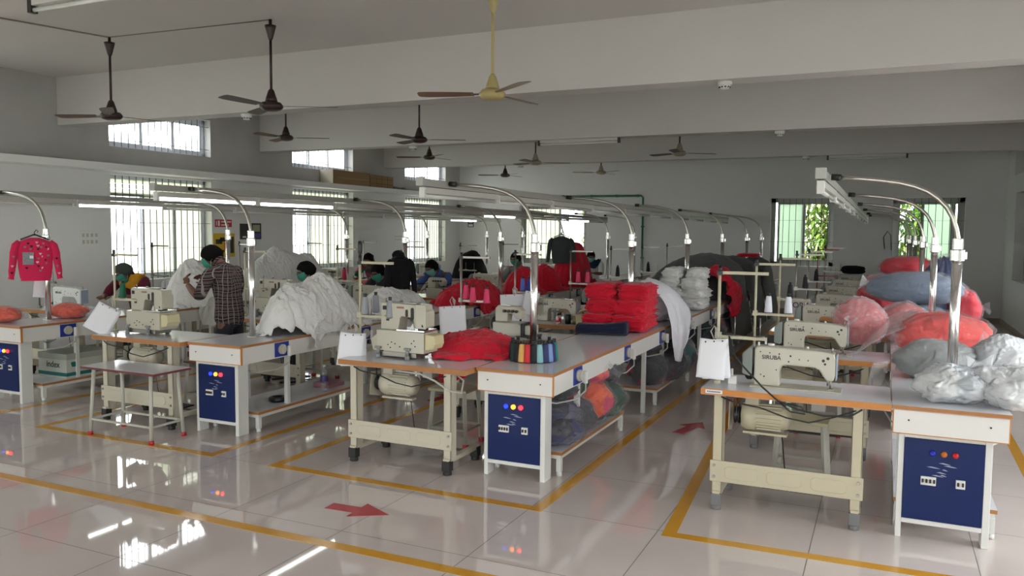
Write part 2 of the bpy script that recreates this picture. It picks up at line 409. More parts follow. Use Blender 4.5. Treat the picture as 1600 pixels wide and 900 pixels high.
arrow(-1.53, 6.65, 1.35, .5, 'red arrow in the aisle beside the right-hand sewing tables')
arrow(-4.02, 6.8, 1.5, .5, 'red arrow in the aisle seen under the near interlock table')
arrow(-4.12, 9.0, 1.5, .5, 'red arrow farther up the aisle between the two middle benches')

# ------------------------------------------------------------------ foliage outside the back windows
def leafy(name, cx, cy, h, spread, n, cols, label, big=False, seed=1, z0=-.14):
    rnd = random.Random(seed)
    root = empty(name, (cx, cy, z0), label, 'shrub', 'plants outside the back windows')
    st = MB()
    tips = []
    for k in range(7):
        a = rnd.uniform(0, 2*pi); r = rnd.uniform(.2, 1)*spread
        pts = [(0, 0, 0)]
        for q in range(1, 6):
            t = q/5; pts.append((cos(a)*r*t**1.5+rnd.uniform(-.05, .05), sin(a)*r*.6*t**1.5, h*t*rnd.uniform(.9, 1.05)))
        st.tube(pts, [.035*(1-.8*q/5) for q in range(6)], 6); tips += pts[1:]
    st.build('stem', mat('plant_stem', (.20, .16, .08), .8), root)
    lf = MB()
    for k in range(n):
        p = Vector(rnd.choice(tips))+Vector((rnd.gauss(0, spread*.33), rnd.gauss(0, spread*.25), rnd.gauss(0, h*.12)))
        L = rnd.uniform(.10, .22)*(2.6 if big else 1); W = L*(.34 if big else .42)
        d = Vector((rnd.uniform(-1, 1), rnd.uniform(-1, 1), rnd.uniform(-.7, .5))).normalized()
        s_ = d.cross(Vector((0, 0, 1))).normalized(); up = s_.cross(d)
        pr = []
        for t, wf in ((0, .05), (.3, .85), (.6, 1), (.85, .55), (1, .03)):
            c = p+d*L*t-Vector((0, 0, 1))*L*.35*t*t
            pr.append([lf._v(c-s_*W/2*wf+up*W*.12*wf), lf._v(c), lf._v(c+s_*W/2*wf+up*W*.12*wf)])
        mi = rnd.randrange(len(cols))
        for a_, b_ in zip(pr, pr[1:]):
            lf.face((a_[0], a_[1], b_[1], b_[0]), mi, True); lf.face((a_[1], a_[2], b_[2], b_[1]), mi, True)
    ms = []
    for c in cols:
        m = mat('leaf_%d_%d_%d' % tuple(int(v*255) for v in c), c, .45)
        ms.append(m)
    f = lf.build('leaves', ms, root); f['kind'] = 'stuff'
    return root
GR = [(.12, .25, .04), (.22, .38, .05), (.34, .46, .08), (.06, .15, .03), (.32, .32, .12)]
leafy('leafy_shrub', -1.25, 19.3, 2.8, .8, 3400, GR, 'sunlit leafy shrub outside the open pane of the middle back window', seed=3)
leafy('leafy_shrub', .55, 19.4, 2.8, .6, 2600, GR[:4], 'green shrub outside the back window on the right', seed=4)
leafy('banana_plant', .9, 22.0, 3.0, .8, 60, GR[:2], 'broad-leaved plant behind the right-hand back window', big=True, seed=9)
leafy('leafy_shrub', -6.5, 19.4, 2.7, .7, 900, GR[:3], 'bright leafy branches outside the back window behind the hanging dark jacket', seed=5)
# ------------------------------------------------------------------ workbenches, posts, lamps
BX = [-7.60, -4.91, -2.23, .35]          # bench centre lines
PX = [-7.60, -4.95, -2.30, .38]
ROWN = ['the window-wall bench', 'the bench with the big white garment heap', 'the bench with the ring of thread cones', 'the right-hand bench heaped with plastic bags']
ROWL = ['window-wall bench', 'white-heap bench', 'cone-ring bench', 'plastic-bag bench']
HW = .285; Y0 = 4.84; ML = 2.46
def socket(root, x, y, sgn):
    b = MB(); b.box(min(x, x+.006*sgn), max(x, x+.006*sgn), y-.085, y+.085, .602, .722); p = b.build('socket_plate', BLUES, root)
    b = MB(); b.cyl((x+.004*sgn, y-.01, .665), (x+.03*sgn, y-.01, .665), .042, n=20); b.cyl((x+.03*sgn, y-.01, .665), (x+.038*sgn, y-.01, .665), .034, n=20); b.build('socket', BEIGEPL, p)
    b = MB(); b.box(min(x+.03*sgn, x+.06*sgn), max(x+.03*sgn, x+.06*sgn), y+.035, y+.06, .60, .69); b.build('plug', WPL, p, bevel=.006)
    b = MB(); b.tube([(x+.045*sgn, y+.048, .61), (x+.05*sgn, y+.04, .55), (x+.01*sgn, y-.05, .50), (x-.08*sgn, y-.2, .49), (x-.2*sgn, y-.32, .53)], .006, 6); b.build('power_cord', GCORD, p)
def bench_module(first, socks, shelf=True, shelf0=.22):
    root = empty('workbench', (0, 0, 0), '', 'workbench')
    b = MB(); b.box(-HW, HW, 0, ML-.004, .728, .75, 1, top=0); b.build('tabletop', [LAM, EDGE2], root, bevel=.002, seg=1)
    a = MB()
    for x0, x1 in ((-HW+.015, -HW+.033), (HW-.033, HW-.015)): a.box(x0, x1, .03 if first else 0, ML-.004, .592, .728)
    a.build('side_apron', LAMF, root)
    if first:
        b = MB(); b.box(-HW+.005, HW-.005, .012, .03, .592, .728, 1, top=1); b.box(-HW+.011, HW-.011, .009, .0125, .598, .724, 0)
        fa = b.build('front_apron', [LAMF, EDGE], root)
        b = MB()
        for x in (-.2, .19): b.cyl((x, .009, .672), (x, .005, .672), .005, n=10)
        b.build('screw', DARKM, fa)
        # control cabinet
        b = MB(); xl, xr = -.245, .185
        b.box(xl, xl+.03, .05, .15, 0, .592); b.box(xr-.03+.02, xr+.025, .05, .165, 0, .592)
        b.box(xl+.03, xr-.01, .05, .15, .567, .592); b.box(xl+.03, xr-.01, .05, .15, .085, .112)
        b.box(xl+.03, xr-.01, .135, .15, .112, .567)
        cab = b.build('control_cabinet', STEELW, root, bevel=.002, seg=1)
        b = MB(); b.box(xl+.032, xr-.012, .044, .056, .114, .565); pn = b.build('blue_panel', BLUEP, cab)
        cx = (xl+xr)/2+.01
        cols = [('blue_indicator', (.02, .05, .9), 1.2), ('amber_indicator', (1, .28, .02), 3.0), ('red_indicator', (1, .02, .03), 3.5)]
        for k, (n_, c, e) in enumerate(cols):
            b = MB(); x = cx-.055+.055*k; b.lathe([(.0165, .044), (.0165, .034), (.011, .028), (.0, .026)], (x, 0, .495), 16, axis='Y'); 
            o = b.build('indicator_lamp', mat(n_, c if ONROW[0] else tuple(v*.45 for v in c), .3, emit=e if ONROW[0] else .0), cab); o['label'] = n_.replace('_indicator', '')+' indicator lamp'
        for x, w_, n in ((cx-.07, .075, 4), (cx+.085, .045, 2)):
            b = MB(); b.box(x-w_/2, x+w_/2, .034, .046, .315, .362, 0)
            for q in range(n): xx = x-w_/2+(q+.5)*w_/n; b.box(xx-.005, xx+.005, .024, .036, .33, .35, 1)
            b.build('breaker', [WPL, BLACK], cab, bevel=.0015, seg=1)
        # worn sticker scraps on the panel
        rnd = random.Random(5); b = MB()
        for q in range(7):
            x = cx-.02+rnd.uniform(-.03, .06); z = .44-.012*q+rnd.uniform(-.004, .004); w_ = rnd.uniform(.012, .035)
            b.prism([(x-w_, z), (x-w_*.3, z+.004), (x+w_*.6, z-.001), (x+w_, z-.005), (x, z-.004)], .0432, .0446)
        b.build('torn_sticker', mat('torn_sticker', (.35, .38, .48), .6), cab)
    for (x, y) in ((-HW+.06, ML-.05), (HW-.06, ML-.05), (-HW+.06, .62), (HW-.06, .62)):
        b = MB(); b.box(x-.018, x+.018, y-.018, y+.018, .0 if y > 1 else .17, .6); b.build('leg', STEELW, root)
    if shelf:
        b = MB(); b.box(-HW+.03, HW-.02, shelf0, shelf0+1.46, .148, .17, 1, top=0); sh = b.build('lower_shelf', [LAM, EDGE2], root)
        b = MB()
        for x in (-HW+.05, HW-.045): b.box(x-.014, x+.014, shelf0+.01, shelf0+1.45, .12, .148)
        for y in (shelf0+.025, shelf0+1.435):
            b.box(-HW+.05, HW-.045, y-.014, y+.014, .12, .148)
            for x in (-HW+.05, HW-.045): b.box(x-.017, x+.017, y-.017, y+.017, .03, .12); b.cyl((x, y, 0), (x, y, .03), .019, n=12)
        b.build('shelf_frame', STEELW, sh)
    for y in socks:
        socket(root, HW-.015, y, 1)
        if y < 1 or True: socket(root, -HW+.015, y+.3, -1)
    return root
ONROW = [True]
first_on = bench_module(True, (.5, 1.72))
ONROW[0] = False
MATS.pop('blue_indicator'); MATS.pop('amber_indicator'); MATS.pop('red_indicator')
first_off = bench_module(True, (.5, 1.72))
rest = bench_module(False, (.42, 1.66), shelf0=.30)
for o, n in ((first_on, 'a'), (first_off, 'b'), (rest, 'c')): pass
for r in range(4):
    pr = first_off if r == 3 else first_on
    place(pr, USED, (BX[r], Y0+.02, 0), ['white workbench end with blue control panel, beside the window wall',
        'white workbench end with blue control panel, under the big white garment heap',
        'white workbench end with blue control panel, carrying the ring of thread cones',
        'white workbench end with blue control panel and unlit lamps, under the plastic bags'][r], 'near ends of the white workbenches')
    for k in range(1, 5 if r != 3 else 5):
        place(rest, USED, (BX[r], Y0+.02+ML*k, 0), 'white bench section, %s from the near end of the %s' % (ORD[k], ROWL[r]), 'sections of the white workbenches')

PY = [5.35, 7.80, 10.30, 12.72, 15.15, 17.0]
def lamp_post():
    root = empty('lamp_post', (0, 0, 0), '', 'lamp post')
    b = MB(); b.cyl((0, 0, .75), (0, 0, 1.6), .027, n=20); b.cyl((0, 0, .75), (0, 0, .757), .05, n=20); b.build('pole', CHROME, root)
    b = MB(); b.cyl((0, 0, 1.535), (0, 0, 1.60), .038, n=12, sm=False); b.cyl((0, 0, 1.60), (0, 0, 1.665), .029, n=8, sm=False); b.box(.02, .05, -.012, .012, 1.545, 1.59); b.build('collar', CHROME, root, bevel=.003)
    pts = [(0, 0, 1.6), (0, 0, 1.66), (-.012, 0, 1.72), (-.035, 0, 1.79), (-.065, 0, 1.845), (-.11, 0, 1.895), (-.17, 0, 1.94), (-.24, 0, 1.97), (-.32, 0, 1.992), (-.42, 0, 2.008), (-.53, 0, 2.02), (-.66, 0, 2.03)]
    b = MB(); b.tube(pts, .0145, 12); b.build('curved_arm', mat('brushed_steel_pipe', (.52, .50, .45), .3, metal=1), root)
    b = MB(); b.cyl((-.645, 0, 2.029), (-.70, 0, 2.034), .02, n=12); b.build('arm_bracket', DARKM, root)
    return root
lp = lamp_post()
for r in range(4):
    for k, y in enumerate(PY):
        place(lp, USED, (PX[r], y, 0), 'curved chrome lamp post, %s from the near end of the %s' % (ORD[k], ROWL[r]), 'curved chrome lamp posts', cat='lamp post')
# overhead channel + batten lamps
LIT = {0: (1, 8), 1: (0, 1, 5, 8), 2: (), 3: ()}
def batten(on):
    root = empty('batten_lamp', (0, 0, 0), '', 'lamp')
    b = MB(); b.prism([(-.02, -.005), (-.026, -.05), (.026, -.05), (.02, -.005)], .01, 1.21, 'Y'); b.build('lamp_body', BATTEN, root, bevel=.002, seg=1)
    for y0, y1 in ((.0, .03), (1.19, 1.22)): b = MB(); b.box(-.022, .022, y0, y1, -.082, -.005); b.build('end_cap', WPL, root, bevel=.003)
    b = MB(); b.cyl((0, .03, -.067), (0, 1.19, -.067), .0135, n=14); b.build('tube', TUBEON if on else TUBEOFF, root)
    return root
bon, boff = batten(True), batten(False)
for r in range(4):
    fx = PX[r]-.735; y0 = 4.98; z = 2.005; n = 10
    b = MB(); b.box(-.024, .024, 0, 12.3, -.004, .05); b.box(-.03, .03, -.012, .02, -.004, .06)
    ch = b.build('lamp_channel', DUCT, bevel=.002, seg=1); ch.location = (fx, y0, z); ch.rotation_euler = (-.0045, 0, 0)
    tag(ch, 'long grey steel channel hung over the %s' % ROWL[r], 'lamp channel', 'overhead lamp channels')
    for k in range(n):
        on = k in LIT[r]
        o = place(bon if on else boff, USED, (fx, y0+.02+1.232*k, z-.006-.0045*(1.232*k)), '%s batten lamp, %s from the near end over the %s' % ('lit' if on else 'unlit', ORD[k], ROWL[r]), 'batten lamps under the overhead channels')

# ------------------------------------------------------------------ ceiling fans
def fan(rod, body_m, blade_m, cone_m, droplen):
    root = empty('ceiling_fan', (0, 0, 0), '', 'ceiling fan')
    top = droplen
    b = MB(); b.cyl((0, 0, .07), (0, 0, top-.02), .012, n=12); b.build('down_rod', rod, root)
    b = MB(); b.lathe([(.012, top-.19), (.022, top-.17), (.045, top-.08), (.052, top-.055), (.014, top-.05), (.014, top)], (0, 0, 0), 20); b.build('ceiling_canopy', cone_m, root)
    b = MB(); b.lathe([(.014, .16), (.028, .14), (.05, .07), (.056, .045), (.03, .04)], (0, 0, 0), 20); b.build('motor_cover', cone_m, root)
    b = MB(); b.lathe([(.03, .045), (.085, .035), (.105, .01), (.105, -.01), (.085, -.03), (.05, -.042), (0, -.045)], (0, 0, 0), 28); b.build('motor', body_m, root)
    for k in range(3):
        b = MB(); a = 2*pi*k/3; b.T = Matrix.Rotation(a, 4, 'Z') @ Matrix.Rotation(radians(9), 4, 'X')
        b.box(.09, .17, -.014, .014, .0, .006, 1)
        b.prism([(.15, -.045), (.30, -.06), (.52, -.065), (.585, -.055), (.60, -.03), (.60, .03), (.585, .055), (.52, .06), (.30, .052), (.15, .04)], .002, .006, 'Z')
        b.build('blade', [blade_m, DULLM], root, bevel=.0015, seg=1)
    return root
BR1 = mat('dark_brown_fan_enamel', (.028, .011, .009), .4); BR2 = mat('brown_fan_blade', (.12, .065, .045), .65)
YE = mat('cream_yellow_fan_enamel', (.48, .40, .17), .35); YB_ = mat('tan_fan_blade', (.20, .125, .075), .4)
GRB = mat('grey_fan_blade', (.13, .115, .105), .6); GRC = mat('grey_cream_fan_enamel', (.34, .30, .22), .4)
bfan = fan(BR1, BR1, BR2, BR1, .80); gfan = fan(BR1, BR1, GRB, BR1, .78); yfan = fan(YE, YE, YB_, YE, .84); cfan = fan(BR1, GRC, GRB, GRC, .70)
W = lambda a: radians(a+24.8)
FANS = [(bfan, -7.12, 5.75, 2.80, 172, 'dark brown ceiling fan nearest the window wall, in the front bay'),
        (gfan, -5.15, 5.85, 2.80, 4, 'black-brown ceiling fan between the yellow fan and the window-wall fan'),
        (yfan, -2.87, 5.80, 2.76, 175, 'cream-yellow ceiling fan with tan blades in the front bay'),
        (bfan, -7.67, 9.0, 2.95, 5, 'brown ceiling fan beyond the first beam, over the window-wall bench'),
        (gfan, -5.50, 9.0, 2.84, 3, 'dark ceiling fan beyond the first beam, over the white garment heap bench'),
        (bfan, -7.55, 12.7, 2.99, 176, 'small-looking brown fan under the second beam near the loft boxes'),
        (cfan, -5.46, 12.7, 2.84, 6, 'dark-hubbed ceiling fan below the tube light on the second beam'),
        (cfan, -3.0, 12.7, 2.92, 8, 'pale ceiling fan right of the green pipe corner'),
        (gfan, -7.69, 16.2, 2.90, 174, 'black ceiling fan farthest back beside the window wall'),
        (cfan, -5.47, 16.2, 2.91, 178, 'pale-hubbed ceiling fan farthest back above the green pipe')]
for pr, x, y, z, a, lab in FANS:
    o = place(pr, USED, (x, y, z), lab, 'ceiling fans', rz=W(a))
    k = (ZC-z)/{bfan.name: .80, gfan.name: .78, yfan.name: .84, cfan.name: .70}.get(pr.name, .8)
    for c in o.children:
        if c.name.startswith('down_rod'): c.scale = (1, 1, k)
        if c.name.startswith('ceiling_canopy'): c.location = (0, 0, (ZC-z)-{bfan.name: .80, gfan.name: .78, yfan.name: .84, cfan.name: .70}[pr.name])
# conduit lines on the ceiling
b = MB(); b.bar((-7.12, 5.75, ZC-.006), (-7.6, 4.1, ZC-.006), .02, .012); b.tube([(-7.6, 4.1, ZC-.01), (-7.68, 3.95, ZC-.03), (-7.75, 3.8, ZC-.015), (-7.8, 3.72, ZC-.004)], .005, 6)
tag(b.build('ceiling_conduit', DULLM), 'dark conduit on the ceiling ending in loose white wires', 'conduit')
b = MB(); b.bar((-7.12, 5.75, ZC-.004), (-5.15, 5.85, ZC-.004), .012, .008)
tag(b.build('ceiling_conduit', DULLM), 'thin conduit across the ceiling between the two dark fans', 'conduit')
# smoke detectors and beam tube lights
def smoke():
    root = empty('smoke_detector', (0, 0, 0), '', 'smoke detector')
    b = MB(); b.cyl((0, 0, 0), (0, 0, -.03), .062, n=24); b.build('base', WPL, root, bevel=.004)
    b = MB(); b.lathe([(.05, -.03), (.05, -.04), (.032, -.062), (0, -.066)], (0, 0, 0), 24); b.build('sensor_dome', WPL, root)
    b = MB()
    for q in range(10): a = 2*pi*q/10; b.box(.044*cos(a)-.007, .044*cos(a)+.007, .044*sin(a)-.007, .044*sin(a)+.007, -.052, -.042)
    b.build('vent_slot', BLACK, root)
    return root
sm = smoke()
for x, y, lab in ((-6.66, 7.15, 'behind the fan blade over the window-wall side'), (-1.31, 7.15, 'on the first beam toward the right'), (-6.73, 10.83, 'on the second beam just under a dark fan'),
                  (-1.28, 10.83, 'on the second beam toward the right'), (-6.57, 14.55, 'on the third beam left of the green pipe'), (-1.28, 14.55, 'on the third beam beside the tube light')):
    place(sm, USED, (x, y, 2.98), 'white smoke detector ' + lab, 'smoke detectors under the beams')
for x0, x1, y, lab in ((-4.50, -3.28, 3.12, 'unlit tube light under the nearest beam at the top left'), (-4.60, -3.38, 10.80, 'unlit tube light under the second beam'), (-.95, .27, 14.52, 'unlit tube light under the third beam')):
    root = empty('tube_light', (x0, y, 2.98), lab, 'lamp')
    b = MB(); b.box(0, x1-x0, -.018, .018, -.035, 0); b.build('lamp_body', BATTEN, root)
    b = MB(); b.box(0, .03, -.022, .022, -.075, 0); b.build('end_cap', DARKM, root); b = MB(); b.box(x1-x0-.03, x1-x0, -.022, .022, -.075, 0); b.build('end_cap', DARKM, root)
    b = MB(); b.cyl((.03, 0, -.058), (x1-x0-.03, 0, -.058), .013, n=14); b.build('tube', TUBEOFF, root)
# green pipe on the back wall
b = MB(); b.tube([(-7.3, YB-.045, 2.49), (-5.02, YB-.045, 2.49), (-4.98, YB-.045, 2.45), (-4.98, YB-.045, .01)], .022, 10)
pp = tag(b.build('green_pipe', GREEN), 'green water pipe running along the back wall and down to the floor', 'pipe')
b = MB()
for x in (-6.9, -6.2, -5.6, -5.1): b.box(x-.015, x+.015, YB-.07, YB-.002, 2.46, 2.52)
for z in (.4, 1.1, 1.8): b.box(-5.01, -4.95, YB-.07, YB-.002, z-.015, z+.015)
b.build('pipe_clamp', GREEN, pp)
# ------------------------------------------------------------------ sewing tables
def sewing_table(top_m, frame_m, foot_m, edge_m):
    """origin: floor under the front-left corner; 1.05 wide (X), .56 deep (Y)"""
    root = empty('sewing_table', (0, 0, 0), '', 'table')
    Wd, D = 1.045, .56
    b = MB(); b.box(0, Wd, 0, D, .712, .75, 1, top=0); b.build('tabletop', [top_m, edge_m], root, bevel=.002, seg=1)
    b = MB(); b.box(.40, .72, .10, .30, .7502, .7512); 
    for x in (.10, .88):
        fr = MB()
        fr.box(x-.03, x+.03, .05, .06, .09, .71); fr.box(x-.03, x-.022, .05, .13, .09, .71); fr.box(x+.022, x+.03, .05, .13, .09, .71)
        fr.box(x-.022, x+.022, .03, .5, .08, .115); fr.box(x-.022, x+.022, .06, .48, .685, .712)
        fr.build('leg_frame', frame_m, root, bevel=.003, seg=1)
    cb = MB(); cb.box(.06, .92, .038, .05, .175, .305)
    for k in range(3):
        xa = .15+.245*k; cb.prism([(xa, .215), (xa+.02, .20), (xa+.175, .20), (xa+.195, .215), (xa+.195, .262), (xa+.175, .277), (xa+.02, .277), (xa, .262)], .033, .039, 'Y')
    c = cb.build('cross_plate', frame_m, root, bevel=.004, seg=2)
    b = MB()
    for x in (.085, .895):
        for z in (.205, .275): b.cyl((x, .038, z), (x, .03, z), .009, n=10)
    b.build('bolts', DULLM, c)['kind'] = 'stuff'
    for x in (.10, .88):
        for y in (.055, .475):
            b = MB(); b.box(x-.03, x+.03, y-.03, y+.03, .028, .10); b.cyl((x, y, 0), (x, y, .028), .03, n=14); b.build('foot', foot_m, root, bevel=.004)
    # clutch motor
    mo = MB(); mo.T = Matrix.Translation((-.10, 0, -.035)); mo.lathe([(.02, .30), (.075, .31), (.088, .34), (.088, .39), (.072, .40), (.075, .55), (.066, .585), (.03, .60)], (0, .28, .585), 24, axis='X')
    for q in range(18):
        a = 2*pi*q/18; mo.bar((.40, .28+.078*cos(a), .585+.078*sin(a)), (.545, .28+.079*cos(a), .585+.079*sin(a)), .010, .007)
    mo.box(.33, .41, .24, .32, .66, .712); mo.box(.32, .58, .24, .30, .478, .492)
    m = mo.build('clutch_motor', frame_m, root)
    b = MB(); b.T = mo.T; b.lathe([(.0, .262), (.055, .262), (.06, .27), (.045, .28), (.06, .29), (.055, .298), (.0, .298)], (0, .28, .585), 20, axis='X'); b.build('pulley', BLACK, m)
    b = MB(); b.T = mo.T; b.prism([(.20, .50), (.33, .47), (.36, .52), (.34, .66), (.22, .67)], .236, .24, 'X')
    b.build('belt_guard', CREAM2, m)
    b = MB(); b.T = mo.T; b.bar((.28, .235, .60), (.27, .235, .745), .008, .006); b.bar((.28, .322, .60), (.29, .322, .745), .008, .006); b.build('drive_belt', BLACK, m)
    b = MB(); b.bar((.45, .27, .445), (.48, .30, .115), .006); pr = b.build('pedal_rod', DARKM, root)
    b = MB(); b.box(.34, .70, .27, .47, .10, .112); 
    for q in range(5): b.box(.36, .68, .29+.037*q, .305+.037*q, .112, .118)
    b.box(.12, .86, .35, .37, .088, .10); b.build('pedal', DARKM, pr)
    b = MB(); b.box(.62, .70, .15, .25, .64, .712); b.build('switch_box', mat('switch_box', (.35, .33, .30), .5), root, bevel=.004)
    b = MB(); b.tube([(.12, .03, .70), (.2, .0, .68), (.35, .01, .66), (.5, -.01, .62), (.62, .01, .60), (.75, .03, .64), (.9, .06, .70)], .005, 6); b.build('under_table_cord', CORD, root)
    return root
# ------------------------------------------------------------------ machine heads
def text_obj(name, txt, size, m, loc, rot, parent, ext=.0006, bold=0.0):
    c = bpy.data.curves.new(name, 'FONT'); c.body = txt; c.size = size; c.extrude = ext; c.offset = bold; c.align_x = 'CENTER'; c.align_y = 'CENTER'
    c.materials.append(m)
    t_ = bpy.data.objects.new('tmp_text', c); COL.objects.link(t_); bpy.context.view_layer.update()
    me = bpy.data.meshes.new_from_object(t_.evaluated_get(bpy.context.evaluated_depsgraph_get())); bpy.data.objects.remove(t_)
    me.materials.clear(); me.materials.append(m)
    o = bpy.data.objects.new(name, me); COL.objects.link(o); o.location = loc; o.rotation_euler = rot
    if parent is not None: o.parent = parent
    return o
INK = mat('dark_ink', (.03, .03, .03), .6)
def lockstitch(body, cover, name='lockstitch_sewing_machine'):
    """origin at the table surface under the motor end; seen from behind: needle at +X"""
    root = empty(name, (0, 0, 0), '', 'sewing machine')
    b = MB(); b.box(-.02, .50, -.085, .09, 0, .008); b.build('bed_plate', body, root, bevel=.002, seg=1)
    b = MB()
    b.prism([(0, .008), (0, .225), (.012, .245), (.05, .25), (.30, .243), (.40, .238), (.455, .226), (.462, .20), (.462, .095), (.452, .065), (.415, .065), (.40, .085), (.375, .125), (.35, .138), (.175, .142), (.158, .13), (.15, .10), (.15, .008)], -.052, .052, 'Y')
    body_o = b.build('machine_body', body, root, bevel=.009, seg=3)
    b = MB(); b.box(.464, .472, -.045, .045, .07, .222); b.build('face_plate', mat('blue_grey_face_plate', (.30, .36, .45), .3), root, bevel=.003)
    b = MB(); b.prism([(-.012, .235), (-.03, .24), (-.07, .20), (-.072, .075), (-.03, .06), (-.012, .07)], -.06, .06, 'Y'); b.build('motor_cover', cover, root, bevel=.006)
    b = MB(); b.lathe([(0, -.055), (.045, -.055), (.055, -.045), (.055, -.02), (.045, -.012), (0, -.012)], (0, -.0, .085), 22, axis='X'); b.build('hand_wheel', BLACK, root)
    b = MB(); b.cyl((.435, 0, 0.012), (.435, 0, .07), .005, n=8); b.cyl((.42, .0, .03), (.42, 0, .07), .006, n=8); b.box(.418, .452, -.02, .012, .008, .014); b.cyl((.44, 0, .226), (.44, 0, .262), .006, n=8); b.build('needle_bar', DULLM, root)
    b = MB()
    for x, z, r in ((.035, .215, .004), (.09, .212, .004), (.145, .208, .005), (.21, .20, .006), (.20, .165, .005), (.26, .182, .004), (.31, .18, .004), (.04, .075, .004), (.06, .065, .005), (.13, .11, .004), (.395, .185, .009), (.42, .20, .009), (.405, .165, .007)):
        b.cyl((x, -.053, z), (x, -.0505, z), r, n=12)
    b.build('screw_holes', INK, root)['kind'] = 'stuff'
    b = MB(); b.cyl((.09, 0, .25), (.09, 0, .262), .02, n=14); b.cyl((.02, -.02, .245), (.02, -.02, .27), .006, n=8); b.cyl((.30, .01, .243), (.30, .01, .256), .008, n=8); b.build('oil_cap', WPL, root)
    text_obj('brand_lettering', 'SIRUBA', .034, INK, (.10, -.0532, .183), (pi/2, 0, 0), root, bold=.0006)
    b = MB(); b.box(-.155, -.105, -.05, -.02, 0, .05); b.cyl((-.135, -.035, .05), (-.135, -.035, .095), .010, n=10); b.build('bobbin_winder', WPL, root, bevel=.005)
    b = MB(); b.box(.35, .47, -.075, -.07, .008, .0095); b.box(.30, .47, -.10, -.095, .0, .0014); b.box(.47, .474, -.10, -.06, 0, .0014); b.build('slide_plate', DULLM, root)
    return root
def interlock(body, name='interlock_sewing_machine'):
    root = empty(name, (0, 0, 0), '', 'sewing machine')
    b = MB(); b.prism([(0, .055), (.06, .055), (.06, .05), (.40, .05), (.40, .165), (.40, .20), (.18, .205), (0, .205)], -.10, .10, 'Y'); b.build('machine_base', body, root, bevel=.006)
    b = MB(); b.box(.01, .33, -.09, .09, .012, .05); b.build('oil_pan', DULLM, root, bevel=.004)
    for x in (.0, .25):
        for y in (-.11, .10):
            b = MB(); b.cyl((x+.02, y, .0), (x+.02, y, .03), .018, n=12); b.cyl((x+.02, y, .03), (x+.02, y, .075), .013, n=12); b.box(x-.005, x+.045, y-.01, y+.01, .07, .085); b.build('vibration_foot', mat('grey_rubber_foot', (.25, .25, .25), .5), root)
    b = MB(); b.prism([(.01, .205), (.01, .385), (.02, .405), (.38, .395), (.385, .36), (.40, .345), (.40, .24), (.385, .225), (.30, .225), (.285, .30), (.19, .305), (.175, .29), (.16, .205)], -.06, .06, 'Y'); b.build('machine_arm', body, root, bevel=.008, seg=3)
    b = MB(); b.box(.315, .40, -.072, -.058, .225, .40); b.build('head_cover', body, root, bevel=.004)
    b = MB()
    for x0, x1, z0, z1 in ((.225, .245, .305, .36), (.27, .295, .285, .375)):
        r = (x1-x0)/2; b.prism([(x0, z0+r), (x0+r*.3, z0+r*.3), (x0+r, z0), (x1-r*.3, z0+r*.3), (x1, z0+r), (x1, z1-r), (x1-r*.3, z1-r*.3), (x0+r, z1), (x0+r*.3, z1-r*.3), (x0, z1-r)], -.064 if x0 < .25 else -.064, -.058)
    b.box(.03, .06, -.064, -.058, .35, .38); b.box(.06, .085, -.064, -.058, .27, .30)
    for x, z in ((.10, .10), (.13, .12), (.12, .08), (.16, .11), (.20, .09), (.32, .14), (.33, .10), (.30, .12)): b.cyl((x, -.103, z), (x, -.099, z), .005, n=8)
    b.build('inspection_window', INK, root)['kind'] = 'stuff'
    b = MB(); b.box(.15, .21, -.0635, -.06, .365, .378); b.build('brand_plate', mat('brown_name_plate', (.30, .14, .09), .5), root)
    b = MB(); b.prism([(.405, .075), (.47, .085), (.485, .12), (.48, .185), (.405, .19)], -.09, .05); b.build('puller_cover', mat('cream_plastic_cover', (.62, .55, .33), .4), root, bevel=.005)
    b = MB(); b.box(.165, .40, -.09, .09, .205, .215); b.build('needle_plate', CHROME, root)
    b = MB()
    for x in (.325, .34, .355): b.cyl((x, -.01, .215), (x, -.01, .26), .003, n=6)
    b.cyl((.34, -.02, .235), (.34, -.02, .262), .02, n=10); b.cyl((.36, -.05, .24), (.38, -.07, .25), .012, n=8); b.box(.31, .37, -.03, .02, .215, .222)
    b.build('needle_clamp', DARKM, root)
    b = MB(); b.prism([(.30, .215), (.26, .217), (.285, .26)], -.06, -.05); b.build('thread_guide_plate', WPL, root)
    b = MB(); b.prism([(-.09, .04), (-.02, .03), (-.01, .14), (-.04, .17), (-.11, .12)], -.02, .06); b.build('belt_cover', CREAM2, root, bevel=.005)
    b = MB(); b.lathe([(0, -.04), (.05, -.04), (.055, -.03), (.05, -.01), (0, -.01)], (0, .02, .13), 18, axis='X'); b.build('hand_wheel', BLACK, root)
    b = MB(); b.cyl((.02, 0, .405), (.02, 0, .43), .006, n=8); b.cyl((.15, 0, .405), (.15, 0, .417), .012, n=10); b.box(.20, .30, -.03, .03, .40, .408); b.build('top_fitting', DULLM, root)
    return root
